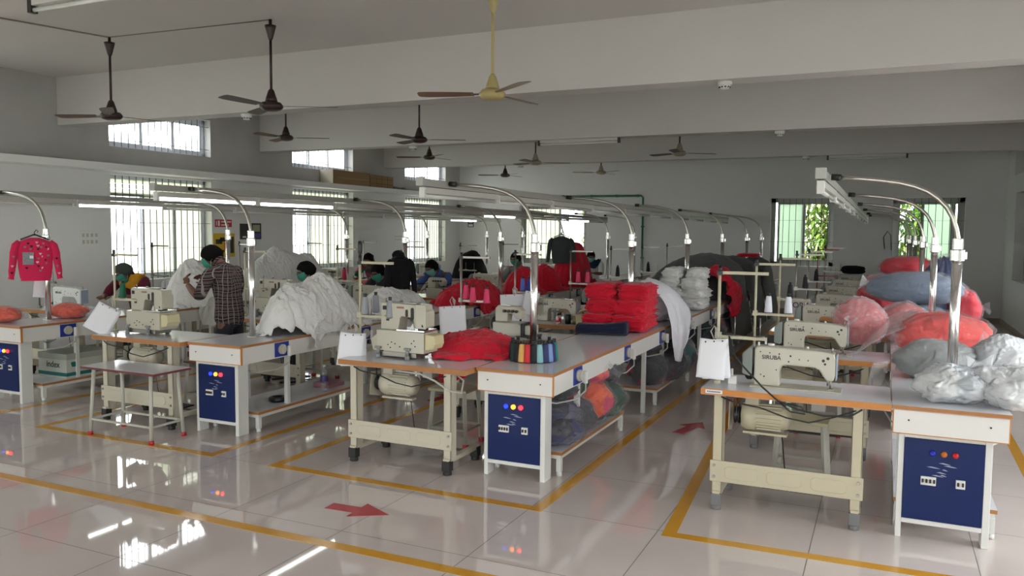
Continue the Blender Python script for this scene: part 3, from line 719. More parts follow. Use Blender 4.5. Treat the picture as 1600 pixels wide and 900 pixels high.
def overlock(name='overlock_machine'):
    root = empty(name, (0, 0, 0), '', 'sewing machine')
    b = MB(); b.prism([(0, .0), (.30, 0), (.30, .10), (.24, .12), (0, .12)], -.10, .10); b.build('machine_base', MACH, root, bevel=.008)
    b = MB(); b.prism([(.0, .12), (.0, .24), (.03, .27), (.22, .26), (.26, .22), (.25, .15), (.20, .15), (.18, .19), (.13, .20), (.12, .12)], -.05, .06); b.build('machine_arm', MACH, root, bevel=.01)
    b = MB(); b.box(.30, .38, -.08, .06, .02, .10); b.build('chip_tray', mat('pale_cream_plastic', (.66, .66, .54), .4), root, bevel=.004)
    b = MB(); b.box(.28, .31, -.11, .08, -.0, .12); b.box(.24, .40, -.12, .09, 0, .012); b.build('black_base_rim', BLACK, root)
    b = MB()
    for x in (.10, .14, .18, .22): b.cyl((x, -.055, .22), (x, -.075, .22), .013, n=10)
    b.build('tension_dials', DARKM, root)['kind'] = 'stuff'
    b = MB(); b.cyl((.23, 0, .13), (.23, 0, .20), .01, n=8); b.build('needle_bar', DARKM, root)
    b = MB(); b.lathe([(0, -.04), (.055, -.04), (.06, -.025), (.05, -.005), (0, -.005)], (0, 0, .10), 18, axis='X'); b.build('hand_wheel', BLACK, root)
    return root
def thread_stand(m, double=False):
    """origin at the pole foot on the tabletop"""
    root = empty('thread_stand', (0, 0, .75), '', 'thread stand')
    b = MB(); b.cyl((0, 0, 0), (0, 0, .70), .0095, n=10); b.cyl((0, 0, 0), (0, 0, .02), .022, n=12); b.build('pole', m, root)
    b = MB(); b.cyl((0, 0, .69), (0, 0, .735), .012, n=10); b.box(-.015, .02, -.014, .014, .675, .70); b.build('clamp', BLACK, root)
    b = MB(); b.box(.01, .29, -.012, .012, .682, .70); b.build('guide_arm', m, root)
    b = MB(); b.box(-.02, .29, -.016, .016, .285, .303); b.box(-.018, .018, -.018, .018, .28, .32); b.build('tray_arm', m, root)
    for x in (.10, .25): b = MB(); b.cyl((x, 0, .303), (x, 0, .42), .003, n=6); b.cyl((x, 0, .303), (x, 0, .308), .03, n=14); b.build('spool_pin', DULLM, root)
    return root
tabA = sewing_table(LAM, CREAM, GREYR, EDGE); tabB = sewing_table(LAM, CREAM2, RUBBER, EDGE2)
lockA = lockstitch(MACH, MACHG); lockW = lockstitch(MACHW, MACHW); inter = interlock(MACH); over = overlock()
stA = thread_stand(mat('cream_stand_enamel', (.50, .47, .33), .4)); stB = thread_stand(DULLM)
stR = thread_stand(mat('red_brown_stand', (.30, .06, .06), .5))
def cone(m):
    root = empty('thread_cone', (0, 0, 0), '', 'thread cone')
    b = MB(); b.lathe([(0, .004), (.030, .004), (.031, .01), (.021, .125), (.016, .132), (0, .132)], (0, 0, 0), 18); b.build('wound_thread', m, root)
    b = MB(); b.lathe([(0, 0), (.026, 0), (.026, .004), (.012, .02), (.012, .145), (.015, .155), (.0, .155)], (0, 0, 0), 14); b.build('cone_core', BLACK, root)
    return root
THR = {}
def thr(name, c):
    if name not in THR: THR[name] = cone(mat(name+'_thread', c, .75, bump=.3, bump_scale=300))
    return THR[name]
TROW = {3: [4.86, 6.42, 8.0, 9.6, 11.2, 12.8, 14.4], 2: [4.72, 6.28, 7.46, 9.1, 10.7, 12.3, 13.9], 1: [4.79, 6.4, 8.0, 9.6, 11.2, 12.8, 14.4], 0: [5.95, 7.55, 9.15, 10.75, 12.35, 13.95]}
TX = {3: BX[3]-HW-1.05, 2: BX[2]-HW-1.055, 1: BX[1]-HW-1.06, 0: BX[0]-HW-1.06}
KIND = {3: ['L']*7, 2: ['I', 'O', 'L', 'L', 'O', 'L', 'L'], 1: ['I', 'I', 'L', 'O', 'L', 'L', 'L'], 0: ['W', 'W', 'L', 'O', 'L', 'L']}
RT = ['window-wall row', 'white-heap row', 'cone-ring row', 'right-hand row']
for r in (3, 2, 1, 0):
    for k, y in enumerate(TROW[r]):
        x = TX[r]; nth = '%s from the near end of the %s' % (ORD[k], RT[r])
        place(tabA if r == 3 else tabB, USED, (x, y, 0), 'sewing table with %s edge, %s' % ('orange' if r == 3 else 'brown', nth), 'sewing tables beside the benches')
        t = KIND[r][k]
        if t == 'L': place(lockA, USED, (x+.28, y+.26, .75), 'grey-cream lockstitch machine, ' + nth, 'lockstitch sewing machines')
        elif t == 'W': place(lockW, USED, (x+.28, y+.26, .75), 'white lockstitch machine, ' + nth, 'lockstitch sewing machines')
        elif t == 'I': place(inter, USED, (x+.20, y+.30, .75), 'tall grey interlock machine on rubber feet, ' + nth, 'interlock sewing machines')
        else: place(over, USED, (x+.40, y+.26, .75), 'small overlock machine with black base, ' + nth, 'overlock machines')
        sx, sy = x+(.06 if r == 3 else -.14), y+.20
        if r in (1, 2) and k == 0: sx = x+(-.12 if r == 2 else -.40); sy = y+.2
        if r == 3 and k == 5: pr = stR
        else: pr = stA if (r == 3 or (r == 2 and k == 0) or r == 1) and k < 3 else stB
        if r in (1, 2) and k == 0: sy = y+.25; sx = x+(.02 if r == 2 else .0)
        if r == 0 or (r in (1, 2) and k > 0): sx = x+.06
        o = place(pr, USED, (sx, sy, .75), '%s thread stand, %s' % ({stR: 'red-brown', stA: 'cream', stB: 'dark steel'}[pr], nth), 'thread stands on the sewing tables')
# thread cones on stands
def cones(items):
    for (x, y, z, nm, c, lab, grp) in items:
        place(thr(nm, c), USED, (x, y, z), lab, grp, cat='thread cone')
GRYC, PINKC, GRNC, WHTC, REDC, BLKC = (.30, .31, .34), (.75, .06, .16), (.01, .12, .06), (.72, .73, .80), (.45, .02, .05), (.012, .012, .016)
x, y = TX[2]+.02, TROW[2][0]+.25
cones([(x+.065, y-.03, 1.058, 'grey', GRYC, 'grey thread cone on the near stand, left of the tall interlock machine', 'grey cones on the near interlock stand'),
       (x+.05, y+.13, 1.058, 'grey', GRYC, 'grey thread cone on the near interlock stand, set farther back', 'grey cones on the near interlock stand'),
       (x+.265, y-.0, 1.058-.02, 'grey', GRYC, 'grey thread cone in front of the interlock machine arm', 'grey cones on the near interlock stand')])
x, y = TX[2]+.06, TROW[2][1]+.2
cones([(x-.02+.07, y, 1.058, 'pink', PINKC, 'pink thread cone behind the interlock head, leftmost of three', 'pink thread cones behind the interlock head'),
       (x+.13, y-.02, 1.04, 'pink', PINKC, 'pink thread cone behind the interlock head, middle of three', 'pink thread cones behind the interlock head'),
       (x+.27, y-.02, 1.03, 'pink', PINKC, 'pink thread cone behind the interlock head, rightmost of three', 'pink thread cones behind the interlock head')])
x, y = TX[2]+.06, TROW[2][3]+.2
cones([(x+.1, y, 1.058, 'pink', PINKC, 'pink thread cone on a far stand before the black garments', 'pink cones on the far stand'),
       (x+.22, y, 1.058, 'pink', PINKC, 'pink thread cone on a far stand, right of its twin', 'pink cones on the far stand')])
x, y = TX[2]+.06, TROW[2][2]+.2
cones([(x+.09, y, 1.058, 'blue', (.10, .15, .50), 'light blue thread cone left of the near cone-ring lamp post', 'blue cones on the third stand'),
       (x+.16, y, 1.058, 'dark_blue', (.03, .04, .28), 'dark blue thread cone left of the near cone-ring lamp post', 'blue cones on the third stand')])
x, y = TX[1]+.0, TROW[1][0]+.25
cones([(x+.10, y+.0, 1.058, 'green', GRNC, 'dark green thread cone on the stand below the woman in yellow', 'cones on the near white-heap stand'),
       (x+.42, y+.10, 1.0, 'white', WHTC, 'white thread cone on the tray, left of two before the yellow garment', 'cones on the near white-heap stand'),
       (x+.50, y+.10, 1.0, 'white', WHTC, 'white thread cone on the tray, right of two before the yellow garment', 'cones on the near white-heap stand')])
b = MB(); b.box(x+.25-.0, x+.56, y+.06, y+.14, .992, .999); tag(b.build('cone_tray', DULLM), 'thin steel cone tray beside the tall machine of the white-heap row', 'tray')
for r, k, nm, c, lab in ((3, 1, 'white', WHTC, 'white thread cone on the second right-hand stand'), (3, 2, 'black', BLKC, 'black thread cone on the third right-hand stand'), (3, 3, 'black', BLKC, 'black thread cone on the fourth right-hand stand'),
                         (3, 4, 'black', BLKC, 'black thread cone on the fifth right-hand stand'), (1, 2, 'red', REDC, 'red thread cone in front of the second window'), (1, 3, 'black', BLKC, 'black thread cone on a stand behind the blue-shirted worker'),
                         (2, 5, 'black', BLKC, 'black thread cone on a far cone-ring row stand'), (2, 4, 'black', BLKC, 'black thread cone left of the grey covered mound')):
    place(thr(nm, c), USED, (TX[r]+.06+.10, TROW[r][k]+.2, 1.058), lab, None, cat='thread cone')
    if r == 3 and k == 1: place(thr(nm, c), USED, (TX[r]+.06+.25, TROW[r][k]+.2, 1.058), 'white thread cone at the arm end of the second right-hand stand', None, cat='thread cone')
# ring of cones around the near lamp post of row 3
ring = [('black_green', (.01, .04, .03)), ('black', BLKC), ('yellow', (.70, .42, .12)), ('red_ring', (.60, .03, .04)), ('black', BLKC), ('pale_teal', (.25, .48, .50)), ('navy', (.03, .04, .13)), ('sky', (.22, .32, .62)), ('navy', (.03, .04, .13)), ('emerald', (.01, .25, .17)), ('navy', (.03, .04, .13))]
root = empty('cone_carousel', (PX[2], PY[0], .757), 'round steel cone rack around the near cone-ring lamp post', 'cone rack')
b = MB(); b.tube([(.115*cos(2*pi*q/40), .115*sin(2*pi*q/40), .125) for q in range(41)], .005, 6)
for q in range(4): a = pi/4+pi/2*q; b.bar((.115*cos(a), .115*sin(a), .125), (.03*cos(a), .03*sin(a), .125), .006); b.bar((.06*cos(a), .06*sin(a), .0), (.06*cos(a), .06*sin(a), .125), .006)
b.build('rack_frame', DULLM, root)
for q in range(16):
    nm, c = ring[q % 11]
    a = radians(205+24.8+q*(160/10)) if q <= 10 else radians(205+24.8+160+ (q-10)*33)
    place(thr(nm, c), USED, (PX[2]+.152*cos(a), PY[0]+.152*sin(a), .752), '%s thread cone standing in the ring around the near lamp post' % {'sky': 'light blue', 'red_ring': 'red', 'black_green': 'dark green', 'pale_teal': 'pale teal'}.get(nm, nm), 'thread cones ringed round the lamp post', cat='thread cone')
for d in THR.values():
    pass
# ------------------------------------------------------------------ garments, heaps, bags
def fabric(name, c, bump=.25, sc=14, sheen=.15):
    if name in MATS: return MATS[name]
    m = mat(name, c, .85, spec=.15, noise_amt=.07, noise_scale=9, bump=0, sheen=sheen)
    t = m.node_tree; N, L = t.nodes, t.links; b = t.nodes['Principled BSDF']; co = N.new('ShaderNodeTexCoord')
    mu = N.new('ShaderNodeTexNoise'); mu.noise_type = 'RIDGED_MULTIFRACTAL'; mu.inputs['Scale'].default_value = sc*.75; mu.inputs['Detail'].default_value = 4; mu.inputs['Distortion'].default_value = 1.2
    bp = N.new('ShaderNodeBump'); bp.inputs['Strength'].default_value = min(1, bump*2.4); bp.inputs['Distance'].default_value = .02
    L.new(co.outputs['Object'], mu.inputs['Vector']); L.new(mu.outputs['Fac'], bp.inputs['Height']); L.new(bp.outputs[0], b.inputs['Normal'])
    return m
WHITEF = fabric('white_knit_fabric', (.74, .73, .71)); REDF_ = fabric('red_knit_fabric', (.62, .012, .035)); CORALF = fabric('coral_knit_fabric', (.80, .085, .075))
GREYF = fabric('charcoal_cover_fabric', (.085, .085, .083)); BLACKF = fabric('black_knit_fabric', (.010, .010, .012), sheen=0); NAVYF = fabric('navy_knit_fabric', (.012, .015, .04))
def ridge(x, y, seed, f=7.0, ang=0.0, st=2.6):
    """fabric folds: ridged, stretched and warped noise, 0..1"""
    ca, sa = cos(ang), sin(ang); u, v = x*ca+y*sa, (-x*sa+y*ca)
    wv = noise.noise(Vector((x*4, y*4, seed*3.1)))*.9
    a = 1-abs(noise.noise(Vector((u*f/st+wv*.7, v*f+wv, seed*7.7)))*2)
    b = 1-abs(noise.noise(Vector((u*f*1.3, v*f*2.1+wv, seed*5.3+9)))*2)
    return max(0, a)**2*.7+max(0, b)**2*.3
def mound(cx, cy, rx, ry, h, p=.75):
    def H(x, y):
        q = 1-((x-cx)/rx)**2-((y-cy)/ry)**2
        return h*max(0, q)**p*(1+.22*noise.noise(Vector((x*3.3, y*3.3, h*9)))) if q > 0 else 0
    return H
def garment(name, cx, cy, R, m, H, z0, lift, seed, label, cat, group, amp=.028, edge=None, hang=None, na=64, nr=20, asp=1.0, f=8.0, into=None):
    """one crumpled piece lying over the surface H; edge=(x, side) lets it fold down past a table edge"""
    rnd = random.Random(seed); ang = rnd.uniform(0, pi); ph = rnd.uniform(0, 9)
    b = into or MB()
    def P(u, v):
        t = 2*pi*u; r = R*v*(1+.33*noise.noise(Vector((cos(t)*1.3+ph, sin(t)*1.3, seed)))+.10*noise.noise(Vector((cos(t)*4+ph, sin(t)*4, seed))))
        dx, dy = r*cos(t)*asp, r*sin(t)/asp
        x, y = cx+dx*cos(ang)-dy*sin(ang), cy+dx*sin(ang)+dy*cos(ang)
        w = ridge(x, y, seed, f, ang)
        w2 = ridge(x+seed, y, seed+3, 17, ang+.8); z = z0+H(x, y)+lift*(1-v**8)+amp*(w+.45*w2)*(1-.45*v**3)+.002
        if v > .93: z -= .006
        if edge:
            xe, sg = edge; ex = (x-xe)*sg-.01
            if ex > 0:
                z = z0+H(xe, y)*max(0, 1-ex*4)+amp*w*.3+.012-ex*(hang or 1.0); x = xe+sg*(.012+.035*w+.03*noise.noise(Vector((x*5, y*9, seed))))
        return Vector((x, y, max(z, .02)))
    b.grid(P, na, nr, closeu=True)
    if into is not None: return
    o = b.build(name, m, solid=.004)
    return tag(o, label, cat, group)
def heap(n, cx, cy, rx, ry, h, m, z0, label, cat, group, seed, Rg=.26, edge=None, name='garment_heap', amp=.028, base_label=None, hang=1.0, extra=()):
    rnd = random.Random(seed); H = mound(cx, cy, rx, ry, h); out = []
    b = MB()
    def P(u, v):
        t = 2*pi*u; x, y = cx+rx*v*cos(t)*(1+.08*sin(5*t+seed)), cy+ry*v*sin(t)*(1+.08*sin(4*t+seed))
        return Vector((x, y, z0+H(x, y)*.97+.022*ridge(x, y, seed, 7)*(1-v**4)+.001))
    b.grid(P, 60, 22, closeu=True)
    for k in range(n):
        t = k*2.4+rnd.uniform(-.3, .3); v = (1-(k+.5)/n)**.6*.82
        x, y = cx+rx*v*cos(t), cy+ry*v*sin(t)
        garment(name, x, y, Rg*rnd.uniform(.75, 1.15), m, H, z0, .012+.006*(k % 4), seed*13+k, label, cat, group, amp=amp*rnd.uniform(.8, 1.3), edge=edge, asp=rnd.uniform(.8, 1.3), hang=hang, into=b)
    for (gx, gy, gr, li, sd, am, asp, hg) in extra:
        garment(name, gx, gy, gr, m, H, z0, li, sd, label, cat, group, amp=am, edge=edge, asp=asp, hang=hg, into=b)
    o = b.build(name, m, solid=.004); return tag(o, label, 'garment heap', kind='stuff')
# white heaps
WHX = BX[1]
heap(26, WHX+.04, 6.08, .31, .66, .42, WHITEF, .752, 'big heap of crumpled white garments spilling over the edge of the white-heap bench', 'garment', None, 3, hang=.55, edge=(WHX+HW+.01, 1), Rg=.20, amp=.055, extra=[(WHX+.26, 5.85, .20, .03, 901, .07, .7, .6), (WHX+.22, 6.15, .24, .035, 902, .07, 1.2, .6)])
heap(10, WHX+.02, 7.45, .27, .62, .24, WHITEF, .752, 'lower heap of white garments just behind the big white heap', 'garment', None, 5, edge=(WHX+HW+.01, 1), Rg=.2)
heap(14, BX[0]+.02, 7.25, .30, .42, .50, WHITEF, .752, 'heap of white garments left of the person in the plaid shirt', 'garment', None, 8, edge=(BX[0]+HW+.01, 1), Rg=.22, amp=.035)
heap(22, BX[0]-.02, 8.85, .30, .95, .60, WHITEF, .752, 'long tall heap of white garments on the window-wall bench, right behind the plaid shirt', 'garment', None, 11, edge=(BX[0]+HW+.01, 1), Rg=.27, amp=.04)
# red heaps on the white-heap bench and around
heap(16, BX[1]+.0, 9.3, .29, .75, .22, REDF_, .752, 'long low heap of red garments in front of the person in blue', 'garment', None, 21, amp=.045, edge=(BX[1]+HW+.01, 1), Rg=.24)
heap(11, BX[1]+.04, 10.85, .26, .36, .34, REDF_, .752, 'round heap of red garments at the far end of the long red heap', 'garment', None, 22, amp=.045, Rg=.18)
heap(11, BX[1]+.05, 11.75, .26, .30, .34, REDF_, .752, 'heap of red garments just left of the near cone-ring lamp post', 'garment', None, 23, amp=.045, Rg=.18)
heap(18, BX[1]+.0, 13.1, .29, .62, .68, REDF_, .752, 'tallest red garment heap, under the dark jacket on a hanger', 'garment', None, 24, Rg=.22, edge=(BX[1]+HW+.01, 1), hang=.6, amp=.055)
heap(7, -6.95, 10.2, .38, .42, .36, REDF_, .55, 'small heap of red garments left of the hanging black hooded jacket', 'garment', None, 25, Rg=.22)
b = MB(); b.box(-7.32, -6.58, 9.75, 10.6, .51, .55, 0)
for x in (-7.25, -6.65):
    for y in (9.82, 10.53): b.bar((x, y, 0), (x, y, .51), .03)
tag(b.build('low_stand', STEELW), 'low steel stand carrying the small red heap', 'stand')
None if True else heap(8, BX[1]+.02, 15.0, .28, .45, .40, BLACKF, .752, 'black garment in the pile behind the round red heap', 'garment', 'black garments in the far pile', 26, Rg=.22) if False else None
heap(8, BX[0]+.05, 14.3, .29, .55, .48, BLACKF, .752, 'pile of black garments on the window-wall bench near the far corner', 'garment', None, 26, Rg=.24)
# red folded garments between the near interlock machine and the cone-ring bench
Hn = mound(-2.86, 5.50, .38, .34, .15)
b = MB(); 
heap(10, -2.83, 5.46, .36, .30, .12, REDF_, .752, 'flat pile of red garments behind the near interlock machine', 'garment', None, 31, Rg=.22, amp=.03)


def bundle(name, c, d, m, seed, label, cat, group=None, rz=0, layers=11, amp=.012):
    """a folded bundle: soft box with layered sides"""
    b = MB(); sx, sy, sz = d
    def P(u, v):
        t = 2*pi*u; p = pi*v
        e = .42
        cx_ = math.copysign(abs(cos(t))**e, cos(t)); sy_ = math.copysign(abs(sin(t))**e, sin(t)); s_ = max(0, sin(p))**.45; z = -math.copysign(abs(cos(p))**.6, cos(p))
        x, y = cx_*s_, sy_*s_; k = 1+amp*6*noise.noise(Vector((x*2+seed, y*2, z*2)))
        side = s_**3
        lay = ((abs(sin(z*layers*pi/2+noise.noise(Vector((x*2, y*2, seed)))*2.5))-.5)*amp*1.5+amp*2.2*noise.noise(Vector((x*3, y*3+seed, z*layers*.8))))*side
        w = ridge(x*sx+seed, y*sy, seed, 9)*amp*.9*(1-side*.5)
        return Vector((x*(sx/2*k+lay), y*(sy/2*k+lay), sz/2+z*sz/2*k+(w if z > 0 else 0)))
    b.grid(P, 72, 34, closeu=True)
    o = b.build(name, m); o.location = c; o.rotation_euler = (0, 0, rz); return tag(o, label, cat, group)
# red stack on the cone-ring bench : 2 x 3 bundles
rnd = random.Random(4)
for j in range(3):
    for i in range(2):
        bundle('folded_bundle', (BX[2]-.20+.29*i+rnd.uniform(-.01, .01), 7.45+rnd.uniform(-.02, .02), .751+.14*j), (.33-.015*j, .58-.04*j, .165), REDF_, 3+i+7*j,
               '%s red folded bundle, %s column of the stack beside the navy roll' % (['bottom', 'middle', 'top'][j], ['left', 'right'][i]), 'garment bundle', 'red bundles beside the navy roll', rz=rnd.uniform(-.05, .05), amp=.016)
for j in range(4):
    for i in range(2):
        if j == 3 and i == 0 and False: continue
        bundle('folded_bundle', (BX[2]-.13+.27*i+(.02 if j % 2 else -.01), 9.85+rnd.uniform(-.02, .02), .751+.12*j), (.29-.02*j, .56-.05*j, .14), WHITEF, 33+i+7*j,
               '%s white folded bundle, %s column of the white stack before the grey covers' % (['bottom', 'second', 'third', 'top'][j], ['left', 'right'][i]), 'garment bundle', 'white bundles before the grey covers', rz=rnd.uniform(-.06, .06), amp=.016)
# draped white cloth between the two stacks
def drape(name, m, pts, label, cat, group=None, seed=1, nu=26, nv=34, amp=.02, f=9):
    """pts: rows of world points (top row to bottom row); smooth sheet through them with folds"""
    b = MB()
    R_ = [[Vector(p) for p in row] for row in pts]
    def cr(P, t):
        n = len(P)-1; s_ = min(t*n, n-1e-6); i = int(s_); q = s_-i
        p0, p1, p2, p3 = P[max(i-1, 0)], P[i], P[i+1], P[min(i+2, n)]
        return .5*((2*p1)+(p2-p0)*q+(2*p0-5*p1+4*p2-p3)*q*q+(3*p1-p0-3*p2+p3)*q**3)
    def Q(u, v): return cr([cr(r, u) for r in R_], v)
    def F(u, v):
        p = Q(u, v); e = 1e-2; n = (Q(min(u+e, 1), v)-Q(max(u-e, 0), v)).cross(Q(u, min(v+e, 1))-Q(u, max(v-e, 0)))
        n = n.normalized() if n.length > 0 else Vector((0, 0, 1))
        return p+n*amp*(ridge(u*1.2+seed, v*.5, seed, f*.6, pi/2*0, 4)-.4)
    b.grid(F, nu, nv); o = b.build(name, m, solid=.003); return tag(o, label, cat, group)
ex = BX[2]+HW
drape('white_cloth', fabric('smooth_white_cloth', (.76, .75, .80), .1), [[(ex-.36, 8.0, 1.17), (ex-.3, 8.35, 1.20), (ex-.34, 8.7, 1.12)], [(ex-.18, 7.93, 1.12), (ex-.14, 8.3, 1.14), (ex-.16, 8.75, 1.05)],
      [(ex-.03, 7.88, .96), (ex+.02, 8.25, .98), (ex+.0, 8.75, .9)], [(ex+.05, 7.8, .78), (ex+.08, 8.15, .78), (ex+.07, 8.6, .74)], [(ex+.08, 7.78, .62), (ex+.12, 8.05, .6), (ex+.1, 8.4, .60)], [(ex+.09, 7.86, .42), (ex+.13, 7.95, .40), (ex+.11, 8.1, .48)]],
      'smooth white cloth draped from the stack over the bench edge, ending in a point', 'cloth', seed=2, amp=.03)
bundle('folded_bundle', (BX[2]-.02, 8.38, .751), (.46, .6, .33), fabric('smooth_white_cloth', (.76, .75, .80)), 77, 'white garment pile hidden under the draped white cloth', 'garment bundle')
# red garments hanging over the edge, grey covers
drape('hanging_garments', REDF_, [[(ex-.40, 11.0, .76), (ex-.38, 11.4, .78), (ex-.4, 11.9, .76)], [(ex-.28, 10.95, 1.12), (ex-.2, 11.4, 1.20), (ex-.25, 11.9, 1.14)], [(ex-.02, 10.92, 1.06), (ex+.03, 11.35, 1.08), (ex, 11.9, 1.0)], [(ex+.08, 10.95, .85), (ex+.13, 11.4, .86), (ex+.1, 11.85, .8)], [(ex+.05, 11.1, .56), (ex+.12, 11.35, .52), (ex+.08, 11.7, .58)]],
      'bunch of red garments hanging over the bench edge behind the white stack', 'garment', seed=6, amp=.09, f=16, nu=40)
def cover(cy, ry, h, label, seed, left=.55):
    b = MB(); cx = BX[2]-.12; rx = .46
    def P(u, v):
        x = cx-rx-left+(2*rx+left+.22)*u; y = cy-ry+2*ry*v
        q = max(0, 1-((x-cx-.02)/(rx+.12 if x > cx else rx+left*.75))**2*.9-((y-cy)/ry)**2*.95)
        z = .76+h*q**.55
        w = ridge(x, y, seed, 5, 1.2, 3)
        z += .03*w
        if x > ex+.01: z -= (x-ex)*2.2; x = ex+.02+(x-ex)*.35
        return Vector((x, y, z))
    b.grid(P, 46, 40); return tag(b.build('dust_cover', GREYF, solid=.004), label, 'dust cover', 'charcoal covers on the cone-ring bench')
cover(12.0, .85, .60, 'charcoal grey cloth cover, nearest and tallest of three, behind the white stack', 3)
cover(13.75, .75, .52, 'charcoal grey cloth cover in the middle of three, right of the tallest', 4, .2)
cover(15.4, .75, .50, 'charcoal grey cloth cover farthest back of three', 5, .2)
bundle('folded_bundle', (BX[2]+.05, 14.6, 1.26), (.35, .4, .06), REDF_, 5, 'flat red garment lying on top between the two far grey covers', 'garment bundle')
# navy roll
b = MB()
def P(u, v):
    t = 2*pi*u; x = (v-.5)*.46; r = .052*(1+.10*noise.noise(Vector((cos(t)*1.5, sin(t)*1.5, v*3))))*(1 if .02 < v < .98 else .75)
    return Vector((x, cos(t)*r*1.35+.05*v*v, .05+sin(t)*r*.95+(.03*v**3 if sin(t) > 0 else 0)+.006*sin(u*40)*v))
b.grid(P, 40, 30, closeu=True)
for v in (0, 1):
    c = [b._v(P(k/40, v)) for k in range(40)]; b.face(c)
o = b.build('folded_roll', NAVYF); o.location = (BX[2]-.08, 6.93, .752); o.rotation_euler = (0, 0, .08)
tag(o, 'navy folded roll of fabric in front of the red stack on the cone-ring bench', 'fabric roll')

# ---- plastic bags
def plastic(name, milk, tint=(.9, .92, .95)):
    if name in MATS: return MATS[name]
    m = bpy.data.materials.new(name); m.use_nodes = True; t = m.node_tree; t.nodes.clear(); N, L = t.nodes, t.links; MATS[name] = m
    o = N.new('ShaderNodeOutputMaterial'); mx = N.new('ShaderNodeMixShader'); tr = N.new('ShaderNodeBsdfTransparent'); pb = N.new('ShaderNodeBsdfPrincipled')
    pb.inputs['Base Color'].default_value = (*tint, 1); pb.inputs['Roughness'].default_value = .16; pb.inputs['Specular IOR Level'].default_value = .8
    tr.inputs[0].default_value = (.97, .97, .97, 1)
    co = N.new('ShaderNodeTexCoord'); nz = N.new('ShaderNodeTexNoise'); nz.noise_type = 'RIDGED_MULTIFRACTAL'; nz.inputs['Scale'].default_value = 9; nz.inputs['Detail'].default_value = 5; nz.inputs['Distortion'].default_value = 1.4; nz.inputs['Roughness'].default_value = .6
    rp = N.new('ShaderNodeValToRGB'); rp.color_ramp.elements[0].position = .45; rp.color_ramp.elements[0].color = (milk*.75,)*3+(1,); rp.color_ramp.elements[1].position = .95; rp.color_ramp.elements[1].color = (min(1, milk*1.15+.22),)*3+(1,)  # whiter ridge streaks painted into the film as highlights
    bp = N.new('ShaderNodeBump'); bp.inputs['Strength'].default_value = 1.0; bp.inputs['Distance'].default_value = .035
    n2 = N.new('ShaderNodeTexNoise'); n2.noise_type = 'RIDGED_MULTIFRACTAL'; n2.inputs['Scale'].default_value = 12; n2.inputs['Detail'].default_value = 3; n2.inputs['Distortion'].default_value = .8; L.new(co.outputs['Object'], n2.inputs['Vector'])
    L.new(co.outputs['Object'], nz.inputs['Vector']); L.new(nz.outputs['Fac'], rp.inputs[0]); L.new(n2.outputs['Fac'], bp.inputs['Height']); L.new(bp.outputs[0], pb.inputs['Normal'])
    L.new(rp.outputs[0], mx.inputs[0]); L.new(tr.outputs[0], mx.inputs[1]); L.new(pb.outputs[0], mx.inputs[2]); L.new(mx.outputs[0], o.inputs[0])
    return m
CLEARP = plastic('clear_plastic_film', .10); MILKP = plastic('milky_plastic_film', .36); WHITEP = plastic('white_plastic_film', .72, (.86, .88, .90))
def mixed_fabric(name, cols, sc=7):
    if name in MATS: return MATS[name]
    m = fabric(name, cols[0], .5, 16); t = m.node_tree; b = t.nodes['Principled BSDF']; N, L = t.nodes, t.links
    co = N.new('ShaderNodeTexCoord'); vo = N.new('ShaderNodeTexVoronoi'); vo.inputs['Scale'].default_value = sc
    nz = N.new('ShaderNodeTexNoise'); nz.inputs['Scale'].default_value = 6; ad = N.new('ShaderNodeMix'); ad.data_type = 'RGBA'; ad.inputs['Factor'].default_value = .18
    L.new(co.outputs['Object'], nz.inputs['Vector']); L.new(co.outputs['Object'], ad.inputs['A']); L.new(nz.outputs['Color'], ad.inputs['B']); L.new(ad.outputs['Result'], vo.inputs['Vector'])
    sp = N.new('ShaderNodeSeparateXYZ'); L.new(vo.outputs['Color'], sp.inputs[0]); rp = N.new('ShaderNodeValToRGB'); rp.color_ramp.interpolation = 'CONSTANT'
    while len(rp.color_ramp.elements) < len(cols): rp.color_ramp.elements.new(.5)
    for k, c in enumerate(cols): rp.color_ramp.elements[k].position = k/len(cols); rp.color_ramp.elements[k].color = (*c, 1)
    L.new(sp.outputs[0], rp.inputs[0]); L.new(rp.outputs[0], b.inputs['Base Color']); return m
